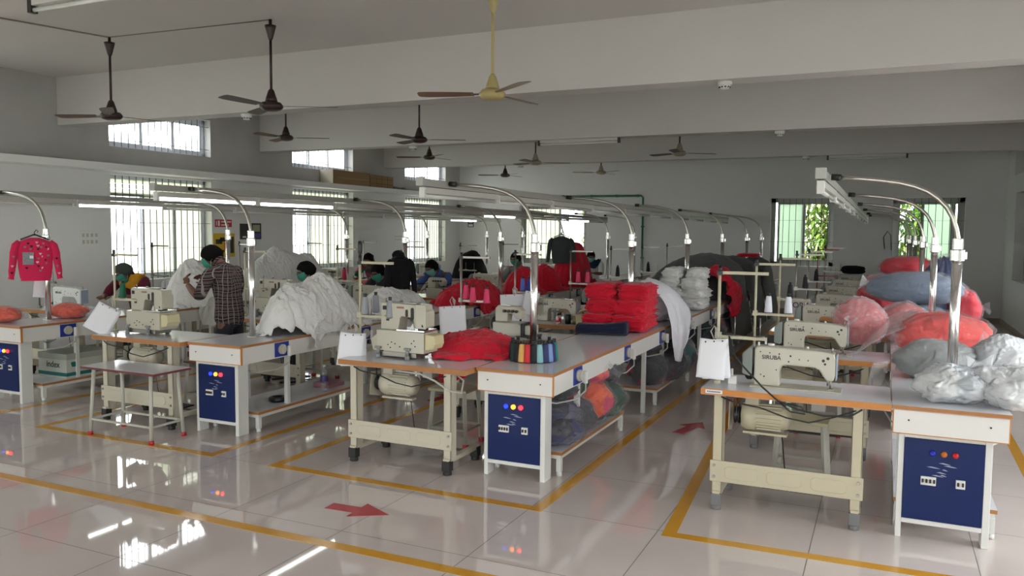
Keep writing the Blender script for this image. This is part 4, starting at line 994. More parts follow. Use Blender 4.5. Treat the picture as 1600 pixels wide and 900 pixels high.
def bag(name, c, d, rz, fill_m, film_m, seed, label, group=None, knot=(1, 0, .3), tail=.09, fill=.93, cat='bag', amp=.10, tilt=0, tail_m=None):
    """bag lying on its support: c = centre of its underside, d = full size; knot = direction of the tied end"""
    root = empty(name, c, label, cat, group, rz); rx, ry, rz_ = d[0]/2, d[1]/2, d[2]/2
    K = Vector(knot).normalized()
    def S_(scale, wr, sd):
        def P(u, v):
            t = 2*pi*u; p = pi*v; q = Vector((cos(t)*sin(p), sin(t)*sin(p), -cos(p)))
            k = q.dot(K); pin = max(0, k)**6
            ax = K.orthogonal().normalized(); ay = K.cross(ax); th = math.atan2(q.dot(ay), q.dot(ax))
            wrk = wr*(abs(sin(th*7+sd+2*noise.noise(q*2+Vector((sd, 0, 0)))))-.5)*(.15+max(0, k))*(1-pin*.5)
            r = scale*(1+amp*noise.noise(q*1.6+Vector((sd, sd, 0)))*1.4+wr*.8*(ridge(q.x+sd, q.y+q.z, sd, 5)-.4)+wr*.7*ridge(q.x*1.3+sd, q.y-q.z*1.2, sd+2, 11)+wrk+pin*.10)
            z = q.z*r; z = max(z, -.86)
            return Vector((q.x*r*rx, q.y*r*ry, (z+.86)*rz_/.93))
        return P
    b = MB(); b.grid(S_(fill, .09, seed+.5), 44, 26, closeu=True); b.build('packed_garments', fill_m, root) if fill_m else None
    b = MB(); b.grid(S_(1.0, .11, seed+.5), 90, 50, closeu=True); b.build('plastic_film', film_m, root)
    b = MB(); kp = Vector((K.x*rx, K.y*ry, (K.z+.86)*rz_/.93))*1.0
    rn = random.Random(seed)
    def T(u, v):
        t = 2*pi*u; fl = (.012+.9*tail*v**1.4*(.6+.4*sin(t*3+seed)))
        ax = K.orthogonal().normalized(); ay = K.cross(ax)
        return kp+K*(tail*1.2*v-.01)+(ax*cos(t)+ay*sin(t))*fl*(1+.25*sin(t*5))+Vector((0, 0, -.3*tail*v*v))
    if tail > 0:
        b.grid(T, 26, 9, closeu=True); b.build('tied_end', tail_m or film_m, root)
    return root
X4 = BX[3]
SL = fabric('slate_blue_fabric', (.20, .25, .34)); GYF = fabric('grey_fabric', (.25, .26, .26))
PNK = fabric('pale_coral_fabric', (.78, .14, .15)); MIXA = mixed_fabric('white_and_teal_garments', [(.62, .63, .64), (.66, .66, .62), (.60, .62, .60), (.10, .20, .26), (.66, .67, .68)], 5)
bag('plastic_bag', (X4+.02, 5.12, .752), (.36, .34, .20), .2, MIXA, WHITEP, 1, 'crumpled white plastic bag on the near corner of the plastic-bag bench, left lobe', 'white plastic bags on the near bench end', knot=(.5, .1, .9), tail=.07, amp=.16)
bag('plastic_bag', (X4+.30, 5.12, .752), (.36, .36, .21), -.3, fabric('off_white_fabric', (.62, .62, .60)), WHITEP, 5, 'crumpled white plastic bag at the near right corner, right of its twin', 'white plastic bags on the near bench end', knot=(-.6, .1, .8), tail=.07, amp=.16)
bag('plastic_bag', (X4-.03, 5.92, .752), (.50, .36, .25), .35, GYF, CLEARP, 8, 'grey garment bag lying behind the white plastic bags', knot=(1, .1, .35), tail=.16, tail_m=MILKP, fill=.96)
bag('plastic_bag', (X4+.36, 6.0, .77), (.34, .30, .27), .1, fabric('pale_grey_fabric', (.5, .52, .54)), WHITEP, 12, 'white translucent bag bulging over the right edge of the plastic-bag bench', knot=(1, .2, .1), tail=.12)
bag('plastic_bag', (X4+.07, 6.85, .752), (.66, .55, .36), .15, CORALF, CLEARP, 17, 'large bright coral bag in clear plastic around the near plastic-bag lamp post', knot=(-.9, -.5, .0), tail=.08)
bag('plastic_bag', (X4-.17, 7.75, .752), (.42, .42, .34), .5, PNK, MILKP, 21, 'pale coral bag behind the round knotted bag, in milky plastic', knot=(-.8, .3, .3), tail=.1)
bag('plastic_bag', (X4-.53, 7.35, .77), (.42, .40, .38), 0, PNK, MILKP, 25, 'round pink-red bag with its white knot facing the aisle', knot=(-.25, -1, .2), tail=.05, tail_m=WHITEP, amp=.05)
bag('plastic_bag', (X4-.02, 9.0, .752), (.56, .55, .24), .1, SL, CLEARP, 29, 'slate blue bag under the long slate bag', knot=(-1, 0, .1), tail=.05)
bag('plastic_bag', (X4-.06, 9.1, .99), (.90, .56, .32), -.08, SL, CLEARP, 31, 'long slate blue bag lying across the pile, knotted at its left', knot=(-1, -.1, .25), tail=.08, tail_m=WHITEP, amp=.07)
bag('plastic_bag', (X4-.42, 9.75, .77), (.42, .45, .46), .3, REDF_, CLEARP, 35, 'dark red bag with white labels left of the long slate bag', knot=(-.8, -.3, .6), tail=.05)
bag('plastic_bag', (X4+.02, 10.55, .752), (.56, .6, .42), 0, NAVYF, CLEARP, 37, 'navy bag low in the far pile under the red bag', knot=(-.5, -.5, .5), tail=.05)
bag('plastic_bag', (X4-.12, 10.6, 1.17), (.60, .42, .26), .25, REDF_, CLEARP, 39, 'red bag lying highest on the far pile', knot=(1, .3, .3), tail=.08, tail_m=MILKP)
bag('plastic_bag', (X4+.20, 9.85, .752), (.40, .42, .69), 0, fabric('navy_blue_fabric', (.012, .022, .10)), CLEARP, 41, 'shiny navy blue bag standing behind the second plastic-bag lamp post', knot=(.1, -.2, 1), tail=.05)
bag('plastic_bag', (X4+.37, 9.15, .78), (.30, .36, .38), 0, REDF_, CLEARP, 43, 'small crimson bag at the right edge behind the long slate bag', knot=(1, -.2, .1), tail=.08)
drape('plastic_sheet', MILKP, [[(X4-.12, 6.75, 1.02), (X4-.10, 7.1, 1.06), (X4-.12, 7.5, 1.06)], [(X4-.33, 6.6, .93), (X4-.3, 7.0, .98), (X4-.3, 7.4, 1.0)], [(X4-.5, 6.55, .80), (X4-.45, 6.95, .83), (X4-.45, 7.3, .84)], [(X4-.62, 6.52, .765), (X4-.52, 6.9, .77), (X4-.5, 7.2, .78)]],
      'loose sheet of clear plastic sliding from the coral bag onto the second table', 'plastic sheet', seed=3, amp=.02)
drape('plastic_sheet', MILKP, [[(X4-.40, 6.30, .764), (X4-.33, 6.36, .766), (X4-.30, 6.44, .768)], [(X4-.42, 6.26, .70), (X4-.35, 6.33, .70), (X4-.31, 6.40, .70)], [(X4-.46, 6.24, .52), (X4-.40, 6.30, .50), (X4-.36, 6.37, .54)]],
      'tail of clear plastic hanging between the first and second right-hand tables', 'plastic sheet', seed=4, amp=.015)
# bags stuffed on the lower shelves of the cone-ring bench
PAL = [[(.03, .035, .12), (.02, .03, .16), (.10, .10, .16), (.04, .04, .06)], [(.06, .055, .07), (.05, .05, .09), (.40, .05, .06), (.04, .04, .05), (.08, .07, .09)],
       [(.01, .035, .02), (.008, .03, .018), (.02, .05, .03)], [(.62, .06, .14), (.60, .05, .12), (.03, .03, .06), (.8, .12, .05)], [(.10, .16, .11), (.30, .34, .30), (.05, .10, .07)],
       [(.035, .03, .035), (.06, .05, .055), (.45, .02, .10), (.03, .03, .04)], [(.02, .02, .035), (.03, .05, .06), (.015, .10, .10)], [(.55, .05, .10), (.3, .03, .06), (.05, .04, .06)]]
PN = ['navy and grey', 'dark grey and red', 'bottle green', 'bright pink', 'pale green', 'charcoal with pink', 'black and teal', 'crimson']
SB = [ # x offset, y, z, size, palette
 (.12, 5.30, 0, (.34, .34, .17), 0, 'on the shelf beside the blue panel'), (.14, 5.60, 0, (.34, .40, .24), 1, 'in the middle of the near shelf front'), (.10, 5.98, 0, (.36, .40, .30), 3, 'standing at the near shelf front'),
 (.13, 6.36, 0, (.34, .36, .22), 4, 'at the far end of the near shelf'), (.0, 5.75, .22, (.34, .44, .19), 2, 'on top of the near shelf pile'), (.02, 6.2, .24, (.32, .40, .17), 7, 'high on the near shelf pile'), (-.12, 5.38, .0, (.26, .36, .28), 7, 'behind the navy bag on the near shelf'),
 (.12, 5.33, .15, (.28, .32, .13), 0, 'stacked over the navy bag by the cabinet'),
 (.12, 6.02, .30, (.30, .34, .15), 3, 'topmost by the second near socket'), (.06, 5.50, .25, (.30, .30, .15), 5, 'topmost behind the dangling cord'), (.16, 6.30, .27, (.28, .32, .15), 1, 'topmost at the far end of the near shelf'),
 (.10, 7.80, .0, (.36, .36, .26), 5, 'at the near end of the second shelf'), (.20, 8.15, .0, (.42, .42, .26), 5, 'hanging over the second shelf front'), (.05, 8.05, .23, (.36, .44, .20), 1, 'on top of the second shelf pile'),
 (.20, 8.60, .0, (.40, .42, .28), 6, 'at the far end of the second shelf'), (.1, 8.45, .25, (.36, .42, .18), 6, 'high on the second shelf pile'), (.15, 8.95, .0, (.34, .3, .3), 5, 'at the end of the second shelf pile'),
 (.12, 10.35, .0, (.4, .44, .30), 6, 'on the third shelf'), (.12, 10.85, .0, (.4, .44, .34), 1, 'farther along the third shelf'), (.12, 12.9, .0, (.4, .44, .3), 5, 'on the fourth shelf')]
for k, (dx, y, dz, sz, p, wh) in enumerate(SB):
    bag('garment_bag', (BX[2]+dx+.01, y, .172+dz*1.08), (sz[0]*1.08, sz[1]*1.12, sz[2]*(1.22 if dz == 0 else 1.12)), (k*.7) % 1.2-.6, mixed_fabric('mixed_garments_%d' % p, PAL[p], 8), CLEARP, 50+k, '%s garments bagged %s' % (PN[p], wh), 'clear bags of garments on the lower shelves', knot=((.9, -.3, .4), (.2, -.9, .4), (.8, .2, .6))[k % 3], tail=.05, amp=.13)
# coral bags on the window-wall bench
bag('plastic_bag', (BX[0]-.26, 5.02, .752), (.46, .34, .15), .1, mixed_fabric('coral_pieces', [(.80, .12, .05), (.78, .10, .06), (.70, .06, .04)], 30), CLEARP, 91, 'coral bag at the left edge of the photo on the window-wall bench', 'coral bags under the pink hoodie', knot=(1, .2, .3), tail=.06)
bag('plastic_bag', (BX[0]-.01, 5.58, .752), (.42, .34, .15), .1, MATS['coral_pieces'], CLEARP, 93, 'coral bag behind the near window-wall lamp post', 'coral bags under the pink hoodie', knot=(1, -.2, .1), tail=.05)
bag('plastic_bag', (BX[2]-.38, 10.9, .76), (.4, .5, .4), .1, SL, CLEARP, 95, 'silvery clear bag left of the white stack beside the grey cover', knot=(-.3, -.5, .8), tail=.06)
bag('plastic_bag', (BX[2]-.62, 13.4, .77), (.55, .5, .38), 0, GYF, CLEARP, 97, 'dark grey bag behind the second cone-ring lamp post', knot=(-.8, -.2, .6), tail=.06)
bag('plastic_bag', (TX[2]+.5, 7.42+.28, 1.0), (.01, .01, .01), 0, None, CLEARP, 99, 'x') if False else None

# ---- hanging jackets
def jacket(name, loc, rz, m, label, cat, s=1.0, hood=True, hanger=True, deco=None, trim=None):
    root = empty(name, loc, label, cat, None, rz)
    b = MB()
    prof = [(0, .045), (-.02, .10), (-.05, .165), (-.10, .175), (-.2, .165), (-.32, .16), (-.40, .15), (-.43, .145), (-.44, .138), (-.46, .14)]
    def P(u, v):
        t = 2*pi*u; f = v*(len(prof)-1); i = min(int(f), len(prof)-2); q = f-i
        z = prof[i][0]*(1-q)+prof[i+1][0]*q; w_ = prof[i][1]*(1-q)+prof[i+1][1]*q; dpt = .05+.012*noise.noise(Vector((u*4, v*3, 1)))
        return Vector((w_*math.copysign(abs(cos(t))**.8, cos(t)), dpt*sin(t)*min(1, .3+v*6)+.006*sin(u*30)*v, z))*s
    b.grid(P, 48, 28, closeu=True); c = [b._v(P(k/48, 1)) for k in range(48)]; b.face(c)
    b.build('jacket_body', m, root)
    for sg in (-1, 1):
        b = MB(); b.tube([Vector(p)*s for p in ((sg*.135, 0, -.045), (sg*.175, 0, -.085), (sg*.195, -.005, -.16), (sg*.205, -.01, -.26), (sg*.218, -.015, -.36), (sg*.222, -.015, -.415), (sg*.228, -.015, -.44))], [s*q for q in (.035, .042, .040, .037, .033, .026, .030)], 14)
        b.build('sleeve', m, root)
    if hood:
        b = MB()
        def Hd(u, v):
            a = pi*u; return Vector((-.095*cos(a)*(1-.25*v), .045-.10*v*sin(a)-.01, .02+.055*sin(a)*(1-.5*v)-.05*v))*s
        b.grid(Hd, 20, 8); b.build('hood', m, root, solid=.012)
    if hanger:
        b = MB(); b.tube([Vector(p)*s for p in ((0, 0, .02), (0, 0, .06), (.02, 0, .085), (.035, 0, .07), (.025, 0, .055))], .004, 6); b.tube([Vector(p)*s for p in ((-.13, 0, -.02), (0, 0, .035), (.13, 0, -.02))], .008, 8); b.build('hanger', BLACK, root)
    if deco: deco(root, s)
    return root
def hearts(root, s):
    rn = random.Random(3)
    def heart(b, x, z, r, y=-.0):
        yy = -.052*s*math.sqrt(max(0, 1-(x/(.17*s))**2))-.003 if abs(x) < .155*s else -.055*s
        b.prism([(x+r*p, z+r*q) for p, q in ((0, -1), (.9, 0), (.9, .5), (.5, .8), (0, .4), (-.5, .8), (-.9, .5), (-.9, 0))], yy-.003, yy+.02)
    spots = [(-.09, -.10), (-.03, -.09), (.03, -.085), (.06, -.10), (.10, -.10), (.12, -.12), (-.04, -.12), (.03, -.12), (.02, -.05), (.08, -.06), (-.06, -.06), (.06, -.20), (.03, -.22), (.09, -.235), (.05, -.17), (.10, -.27), (.03, -.30), (.06, -.32), (.045, -.35), (-.08, -.32), (.02, -.26), (.12, -.19), (-.02, -.19)]
    for nm, c, off in (('grey_heart_print', (.25, .20, .21), 0), ('black_heart_print', (.02, .005, .01), 1), ('pale_heart_print', (.75, .40, .45), 2)):
        b = MB()
        for k, (x, z) in enumerate(spots):
            if k % 3 == off: heart(b, x*s, z*s, .0145*s)
        for k, (x, z) in enumerate([(-.196, -.2), (.2, -.22), (-.21, -.3), (.205, -.3), (-.215, -.37), (.22, -.38)]):
            if k % 3 == off: heart(b, x*s, z*s, .0145*s)
        o = b.build('heart_print', mat(nm, c, .8), root); o['kind'] = 'stuff'
    b = MB(); b.box(-.115*s, -.012*s, -.062*s, -.045*s, -.285*s, -.155*s); b.build('sequin_pocket', mat('grey_sequins', (.20, .20, .22), .3, noise_amt=.8, noise_scale=90), root)
    b = MB(); b.box(-.05*s, -.015*s, -.065*s, -.061*s, -.22*s, -.19*s); b.build('paper_label', PAPER, root)
FACE = lambda x, y: math.atan2(-x, y)*1.0
def face_cam(x, y): return math.atan2(y, x)-pi/2  # rotation that turns local -Y towards the camera foot
PINKF = fabric('pink_red_knit', (.68, .025, .10))
jacket('hooded_jacket', (PX[0]+.0, PY[0]-.12, 1.575), face_cam(PX[0], PY[0]), PINKF, 'small pink hooded jacket with heart prints hanging on the near window-wall lamp post', 'jacket', s=.92, hood=False, deco=hearts)
jacket('hooded_jacket', (PX[1]+.0, PY[1]-.11, 1.38), face_cam(PX[1], PY[1])+.75, BLACKF, 'black hooded jacket hanging on the second white-heap lamp post', 'jacket', s=.95)
jacket('jacket', (PX[1]+.02, PY[3]-.12, 1.60), face_cam(PX[1], PY[3]), fabric('dark_grey_jacket', (.05, .055, .055)), 'dark grey jacket on a black hanger above the tallest red heap', 'jacket', s=1.0, hood=False)
# ------------------------------------------------------------------ people
SKIN = mat('brown_skin', (.17, .075, .045), .55, noise_amt=.06); HAIR = mat('black_hair', (.006, .005, .005), .9, spec=.12)
MASK = mat('green_face_mask', (.045, .27, .20), .85); MASKB = mat('pale_teal_face_mask', (.16, .40, .38), .85); EYE = mat('dark_eye', (.02, .012, .01), .3)
def skin_mesh(verts, edges, radii, root_i=0, sub=2):
    me = bpy.data.meshes.new('tmp'); me.from_pydata([tuple(v) for v in verts], edges, [])
    o = bpy.data.objects.new('tmp', me); COL.objects.link(o)
    m = o.modifiers.new('skin', 'SKIN'); m.use_smooth_shade = True; m.branch_smoothing = .6
    for i, r in enumerate(radii):
        sv = me.skin_vertices[0].data[i]; sv.radius = (r, r) if not isinstance(r, tuple) else r
        sv.use_root = (i == root_i)
    s_ = o.modifiers.new('sub', 'SUBSURF'); s_.levels = sub; s_.render_levels = sub
    dg = bpy.context.evaluated_depsgraph_get(); dg.update()
    ev = o.evaluated_get(dg); em = ev.to_mesh()
    V = [Vector(v.co) for v in em.vertices]; F = [tuple(p.vertices) for p in em.polygons]
    ev.to_mesh_clear(); bpy.data.objects.remove(o); bpy.data.meshes.remove(me)
    return V, F
def add(mb, V, F, T=None):
    n = len(mb.v)
    for v in V: mb.v.append(T @ v if T is not None else v)
    for f in F: mb.face([i+n for i in f], 0, True)
def head_pt(q, off=0.0):
    x, y, z = q.x*.073, q.y*.092, q.z*.112
    if q.z < 0:
        k = (-q.z)**1.4; x *= 1-.34*k; y = y*(1-.22*k) - .012*k
    if q.y < 0 and -.35 < q.z < .25: y -= .004
    if q.y > 0 and q.z > -.2: y *= 1.08
    n = Vector((x, y, z)); return n*(1+off/ max(.05, n.length))
def headgeo(mb, T):
    def P(u, v):
        t = 2*pi*u; p = pi*v; return T @ head_pt(Vector((cos(t)*sin(p), sin(t)*sin(p), -cos(p))))
    mb.grid(P, 40, 26, closeu=True)
    def ell(c, r, n=12):
        def Q(u, v):
            t = 2*pi*u; p = pi*v; return T @ (Vector(c)+Vector((r[0]*cos(t)*sin(p), r[1]*sin(t)*sin(p), -r[2]*cos(p))))
        mb.grid(Q, n, n, closeu=True)
    ell((0, -.096, -.022), (.013, .020, .020)); ell((0, -.092, .0), (.009, .013, .026))
    ell((0, -.088, -.062), (.022, .010, .008)); ell((0, -.083, -.095), (.020, .014, .014))
    for s in (-1, 1): ell((s*.074, .004, -.012), (.010, .018, .030)); ell((s*.030, -.083, .030), (.022, .010, .007))
def hand(mb, wrist, d, palm_n, side, curl=.5):
    """five separate fingers; d = direction of the hand, palm_n = palm normal, side = +1/-1 for the thumb side"""
    d = Vector(d).normalized(); n = Vector(palm_n).normalized(); s = d.cross(n).normalized()*side
    w = Vector(wrist); V = [w, w+d*.045, w+d*.085]; E = [(0, 1), (1, 2)]; R = [(.024, .020), (.036, .016), (.038, .014)]
    V0, F0 = skin_mesh(V, E, R, 0, 1); add(mb, V0, F0)
    for k, (o, L) in enumerate(((-.030, .070), (-.010, .080), (.010, .076), (.030, .060))):
        b0 = w+d*.078+s*(-o); c1 = curl*.9; p = [b0]
        dd = d.copy(); 
        for q, l in enumerate((L*.42, L*.33, L*.25)):
            dd = (dd*cos(c1*.8)+n*sin(c1*.8)).normalized(); p.append(p[-1]+dd*l)
        V1, F1 = skin_mesh(p, [(0, 1), (1, 2), (2, 3)], [.0095, .0088, .008, .0065], 0, 1); add(mb, V1, F1)
    t0 = w+d*.030+s*.028; t1 = t0+(d*.6+s*.6+n*.3).normalized()*.035; t2 = t1+(d*.8+s*.1+n*.45).normalized()*.03
    V1, F1 = skin_mesh([t0, t1, t2], [(0, 1), (1, 2)], [.0125, .0105, .008], 0, 1); add(mb, V1, F1)
def person(loc, rz, J, shirt, trousers, label, cap=None, mask=MASK, sleeve=.55, hair=HAIR, head_pitch=25, head_yaw=0, head_roll=0, voxel=.007, extra=None, bun=False, curl=.6, wide=1.0):
    root = empty('person', loc, label, 'person', None, rz)
    g = lambda k: Vector(J[k])
    mb = MB()
    V = [g('pelvis'), g('spine'), g('chest'), g('neck'), g('head')*.45+g('neck')*.55]
    E = [(0, 1), (1, 2), (2, 3), (3, 4)]; R = [(.11, .085), (.10, .075), (.12*wide, .08), (.055, .055), (.050, .053)]
    def chain(a, pts, rr):
        prev = a
        for p, r in zip(pts, rr): V.append(Vector(p)); R.append(r); E.append((prev, len(V)-1)); prev = len(V)-1
    for s in 'LR':
        sh, el, wr = g('sh'+s), g('el'+s), g('wr'+s)
        chain(2, [sh, sh.lerp(el, .5), el, el.lerp(wr, .5), wr], [.052, .045, .038, .036, .025])
        hp, kn, an, to = g('hip'+s), g('knee'+s), g('ank'+s), g('toe'+s)
        chain(0, [hp, hp.lerp(kn, .5), kn, kn.lerp(an, .4), an, to], [.065, .060, .050, .048, .036, .030])
    V0, F0 = skin_mesh(V, E, R, 0, 2); add(mb, V0, F0)
    for s, sd in (('L', 1), ('R', -1)):
        el, wr = g('el'+s), g('wr'+s); d = (wr-el).normalized(); hd = J.get('hd'+s); d = Vector(hd).normalized() if hd else d
        pn = Vector(J.get('pn'+s, (0, 0, -1))); pn = (pn-d*pn.dot(d)).normalized()
        hand(mb, wr, d, pn, sd, curl)
    hc = g('head'); T = Matrix.Translation(hc) @ Matrix.Rotation(radians(head_yaw), 4, 'Z') @ Matrix.Rotation(radians(head_pitch), 4, 'X') @ Matrix.Rotation(radians(head_roll), 4, 'Y')
    headgeo(mb, T)
    body = mb.build('body', SKIN, root)
    rm = body.modifiers.new('remesh', 'REMESH'); rm.mode = 'VOXEL'; rm.voxel_size = voxel; rm.use_smooth_shade = True
    sm_ = body.modifiers.new('smooth', 'SMOOTH'); sm_.factor = .5; sm_.iterations = 2
    # shirt
    V = [g('pelvis')-Vector((0, 0, .13)), g('pelvis'), g('spine'), g('chest'), g('neck')*.82+g('chest')*.18]; E = [(0, 1), (1, 2), (2, 3), (3, 4)]; R = [(.172, .14), (.165, .13), (.158, .12), (.178*wide, .126), (.085, .08)]
    for s in 'LR':
        sh, el, wr = g('sh'+s), g('el'+s), g('wr'+s); pts = [sh, sh.lerp(el, .5), sh.lerp(el, .95)]; rr = [.068, .062, .056]
        if sleeve > .5: pts.append(el.lerp(wr, sleeve-.5)); rr.append(.050)
        prev = 3
        for p, r in zip(pts, rr): V.append(p); R.append(r); E.append((prev, len(V)-1)); prev = len(V)-1
    V0, F0 = skin_mesh(V, E, R, 0, 2); b = MB(); add(b, V0, F0)
    for i, v in enumerate(b.v):
        b.v[i] = v+Vector((noise.noise(v*9), noise.noise(v*9+Vector((5, 0, 0))), noise.noise(v*9+Vector((0, 7, 0)))))*.012
    b.build('shirt', shirt, root)
    b = MB(); c = g('neck')*.75+g('chest')*.25; dn = (g('head')-g('neck')).normalized(); ax = dn.orthogonal().normalized(); ay = dn.cross(ax)
    b.tube([c+dn*.03+(ax*cos(2*pi*q/20)+ay*sin(2*pi*q/20))*.068 for q in range(21)], .014, 8); b.build('collar', shirt, root)
    # trousers
    V = [g('pelvis')+Vector((0, 0, .03)), g('pelvis')]; E = [(0, 1)]; R = [(.15, .12), (.155, .125)]
    for s in 'LR':
        hp, kn, an = g('hip'+s), g('knee'+s), g('ank'+s); prev = 1
        for p, r in ((hp, .10), (hp.lerp(kn, .5), .09), (kn, .072), (kn.lerp(an, .9), .058)): V.append(p); R.append(r); E.append((prev, len(V)-1)); prev = len(V)-1
    V0, F0 = skin_mesh(V, E, R, 1, 2); b = MB(); add(b, V0, F0); b.build('trousers', trousers, root)
    for s in 'LR':
        an, to = g('ank'+s), g('toe'+s); b = MB(); d = (to-an); d.z = 0; d.normalize(); sx = Vector((-d.y, d.x, 0)); c = an.copy(); c.z = 0
        b.prism([(-.05, -.035), (.1, -.045), (.18, -.03), (.195, 0), (.18, .03), (.1, .045), (-.05, .035), (-.07, 0)], 0, .018, 'Z'); 
        for i, v in enumerate(b.v): b.v[i] = c+d*v.x+sx*v.y+Vector((0, 0, v.z))
        b.build('sandal', BLACK, root)
    # hair, mask, eyes
    b = MB()
    def HP(u, v):
        t = 2*pi*u; y = sin(t); low = (-.55 if y > .1 else (-.55+(.1-y)*1.1)); low = min(low, .52); zc = low+(1-low)*v
        zz = min(1, zc); r = math.sqrt(max(0, 1-zz*zz)); q = Vector((cos(t)*r, sin(t)*r, zz))
        th = .015 if v > .06 else .004
        if cap: th += .004
        return T @ head_pt(q, th+.004*noise.noise(q*6))
    b.grid(HP, 44, 18, closeu=True); hr = b.build('cap' if cap else 'hair', cap or hair, root)
    if bun:
        b = MB(); b.lathe([(0, -.04), (.03, -.03), (.042, 0), (.03, .03), (0, .04)], (0, 0, 0), 16); b.T = None
        for i, v in enumerate(b.v): b.v[i] = T @ (v+Vector((0, .115, -.02)))
        b.build('hair_bun', HAIR, root)
    if cap or True: pass
    if mask:
        b = MB()
        def MP(u, v):
            a = radians(-68+136*u); z = .02-.115*v
            q = Vector((sin(a), -cos(a), z/.112)); zz = max(-.93, min(.93, q.z)); r = math.sqrt(1-zz*zz); q = Vector((q.x*r, q.y*r, zz))
            bulge = .012+.016*max(0, cos(a))**3*(1-abs(v-.4))+.0022*sin(v*25)
            return T @ head_pt(q, bulge)
        b.grid(MP, 22, 14); mk = b.build('face_mask', mask, root, solid=.002)
        b = MB()
        for s in (-1, 1):
            for z in (.012, -.075): b.tube([T @ Vector((s*.066, -.045, z)), T @ Vector((s*.079, -.01, z*.5)), T @ Vector((s*.080, .016, -.004))], .0018, 5)
        b.build('mask_strap', WPL, mk)
    for s in (-1, 1):
        b = MB()
        def EP(u, v):
            t = 2*pi*u; p = pi*v; return T @ Vector((s*.030+.013*cos(t)*sin(p), -.087+.006*sin(t)*sin(p), .014-.006*cos(p)))
        b.grid(EP, 10, 8, closeu=True); b.build('eye', EYE, root)
    b = MB()
    for s in (-1, 1): b.tube([T @ Vector((s*.012, -.094, .035)), T @ Vector((s*.030, -.094, .041)), T @ Vector((s*.048, -.082, .034))], .0035, 6)
    b.build('eyebrow', HAIR, root)['kind'] = 'stuff'
    if extra: extra(root, T, g)
    return root
def seated(lean=.18, dx=0, arm=.30, hz=1.10, wz=.80, dy=0, spread=.16):
    c = .98
    return dict(pelvis=(0, 0, .56), spine=(0, -.03, .74), chest=(dx*.5, -lean*.6, c), neck=(dx*.8, -lean*.85, c+.14), head=(dx, -lean-.06, hz),
        shL=(.185+dx*.5, -lean*.65, c+.06), elL=(.24+dx*.4, -lean-.12, c-.16), wrL=(spread*.7, -lean-arm, wz+.04), shR=(-.185+dx*.5, -lean*.65, c+.06), elR=(-.24+dx*.4, -lean-.12, c-.16), wrR=(-spread*.7, -lean-arm, wz+.04),
        hipL=(.09, -.02, .53), kneeL=(.13, -.40, .50), ankL=(.13, -.40, .09), toeL=(.13, -.52, .035), hipR=(-.09, -.02, .53), kneeR=(-.13, -.40, .50), ankR=(-.13, -.40, .09), toeR=(-.13, -.52, .035))
def plaid():
    m = bpy.data.materials.new('maroon_plaid_cotton'); m.use_nodes = True; t = m.node_tree; b = t.nodes['Principled BSDF']; N, L = t.nodes, t.links
    co = N.new('ShaderNodeTexCoord'); sp = N.new('ShaderNodeSeparateXYZ'); nz = N.new('ShaderNodeTexNoise'); nz.inputs['Scale'].default_value = 5
    ad = N.new('ShaderNodeMix'); ad.data_type = 'RGBA'; ad.inputs['Factor'].default_value = .06; L.new(co.outputs['Object'], nz.inputs['Vector']); L.new(co.outputs['Object'], ad.inputs['A']); L.new(nz.outputs['Color'], ad.inputs['B']); L.new(ad.outputs['Result'], sp.inputs[0])
    def stripe(ax, per, wd, off=0.0):
        a = N.new('ShaderNodeMath'); a.operation = 'ADD'; a.inputs[1].default_value = 10*per+off; L.new(sp.outputs[ax], a.inputs[0])
        p = N.new('ShaderNodeMath'); p.operation = 'PINGPONG'; p.inputs[1].default_value = per/2; L.new(a.outputs[0], p.inputs[0])
        l = N.new('ShaderNodeMath'); l.operation = 'LESS_THAN'; l.inputs[1].default_value = wd; L.new(p.outputs[0], l.inputs[0]); return l
    base = N.new('ShaderNodeMix'); base.data_type = 'RGBA'; base.inputs['A'].default_value = (.045, .022, .024, 1); base.inputs['B'].default_value = (.10, .085, .085, 1)
    at = N.new('ShaderNodeMath'); at.operation = 'ARCTAN2'; L.new(sp.outputs['X'], at.inputs[0]); L.new(sp.outputs['Y'], at.inputs[1])
    def ang(per, wd, off=0.0):
        a = N.new('ShaderNodeMath'); a.operation = 'MULTIPLY_ADD'; a.inputs[1].default_value = .17; a.inputs[2].default_value = 10*per+off; L.new(at.outputs[0], a.inputs[0])
        p = N.new('ShaderNodeMath'); p.operation = 'PINGPONG'; p.inputs[1].default_value = per/2; L.new(a.outputs[0], p.inputs[0])
        l = N.new('ShaderNodeMath'); l.operation = 'LESS_THAN'; l.inputs[1].default_value = wd; L.new(p.outputs[0], l.inputs[0]); return l
    s1 = stripe('Z', .06, .012); s2 = ang(.048, .0035); s3 = ang(.096, .003, .048); s4 = stripe('Z', .06, .0022, .030)
    L.new(s1.outputs[0], base.inputs['Factor'])
    mx = N.new('ShaderNodeMath'); mx.operation = 'MAXIMUM'; L.new(s2.outputs[0], mx.inputs[0]); L.new(s3.outputs[0], mx.inputs[1])
    m2 = N.new('ShaderNodeMath'); m2.operation = 'MAXIMUM'; L.new(mx.outputs[0], m2.inputs[0]); L.new(s4.outputs[0], m2.inputs[1])
    fm = N.new('ShaderNodeMath'); fm.operation = 'MULTIPLY'; fm.inputs[1].default_value = .8; L.new(m2.outputs[0], fm.inputs[0])
    o = N.new('ShaderNodeMix'); o.data_type = 'RGBA'; L.new(fm.outputs[0], o.inputs['Factor']); L.new(base.outputs['Result'], o.inputs['A']); o.inputs['B'].default_value = (.34, .30, .29, 1)
    L.new(o.outputs['Result'], b.inputs['Base Color']); b.inputs['Roughness'].default_value = .85; b.inputs['Specular IOR Level'].default_value = .15
    return m
TR = fabric('dark_trouser_cloth', (.03, .03, .04))
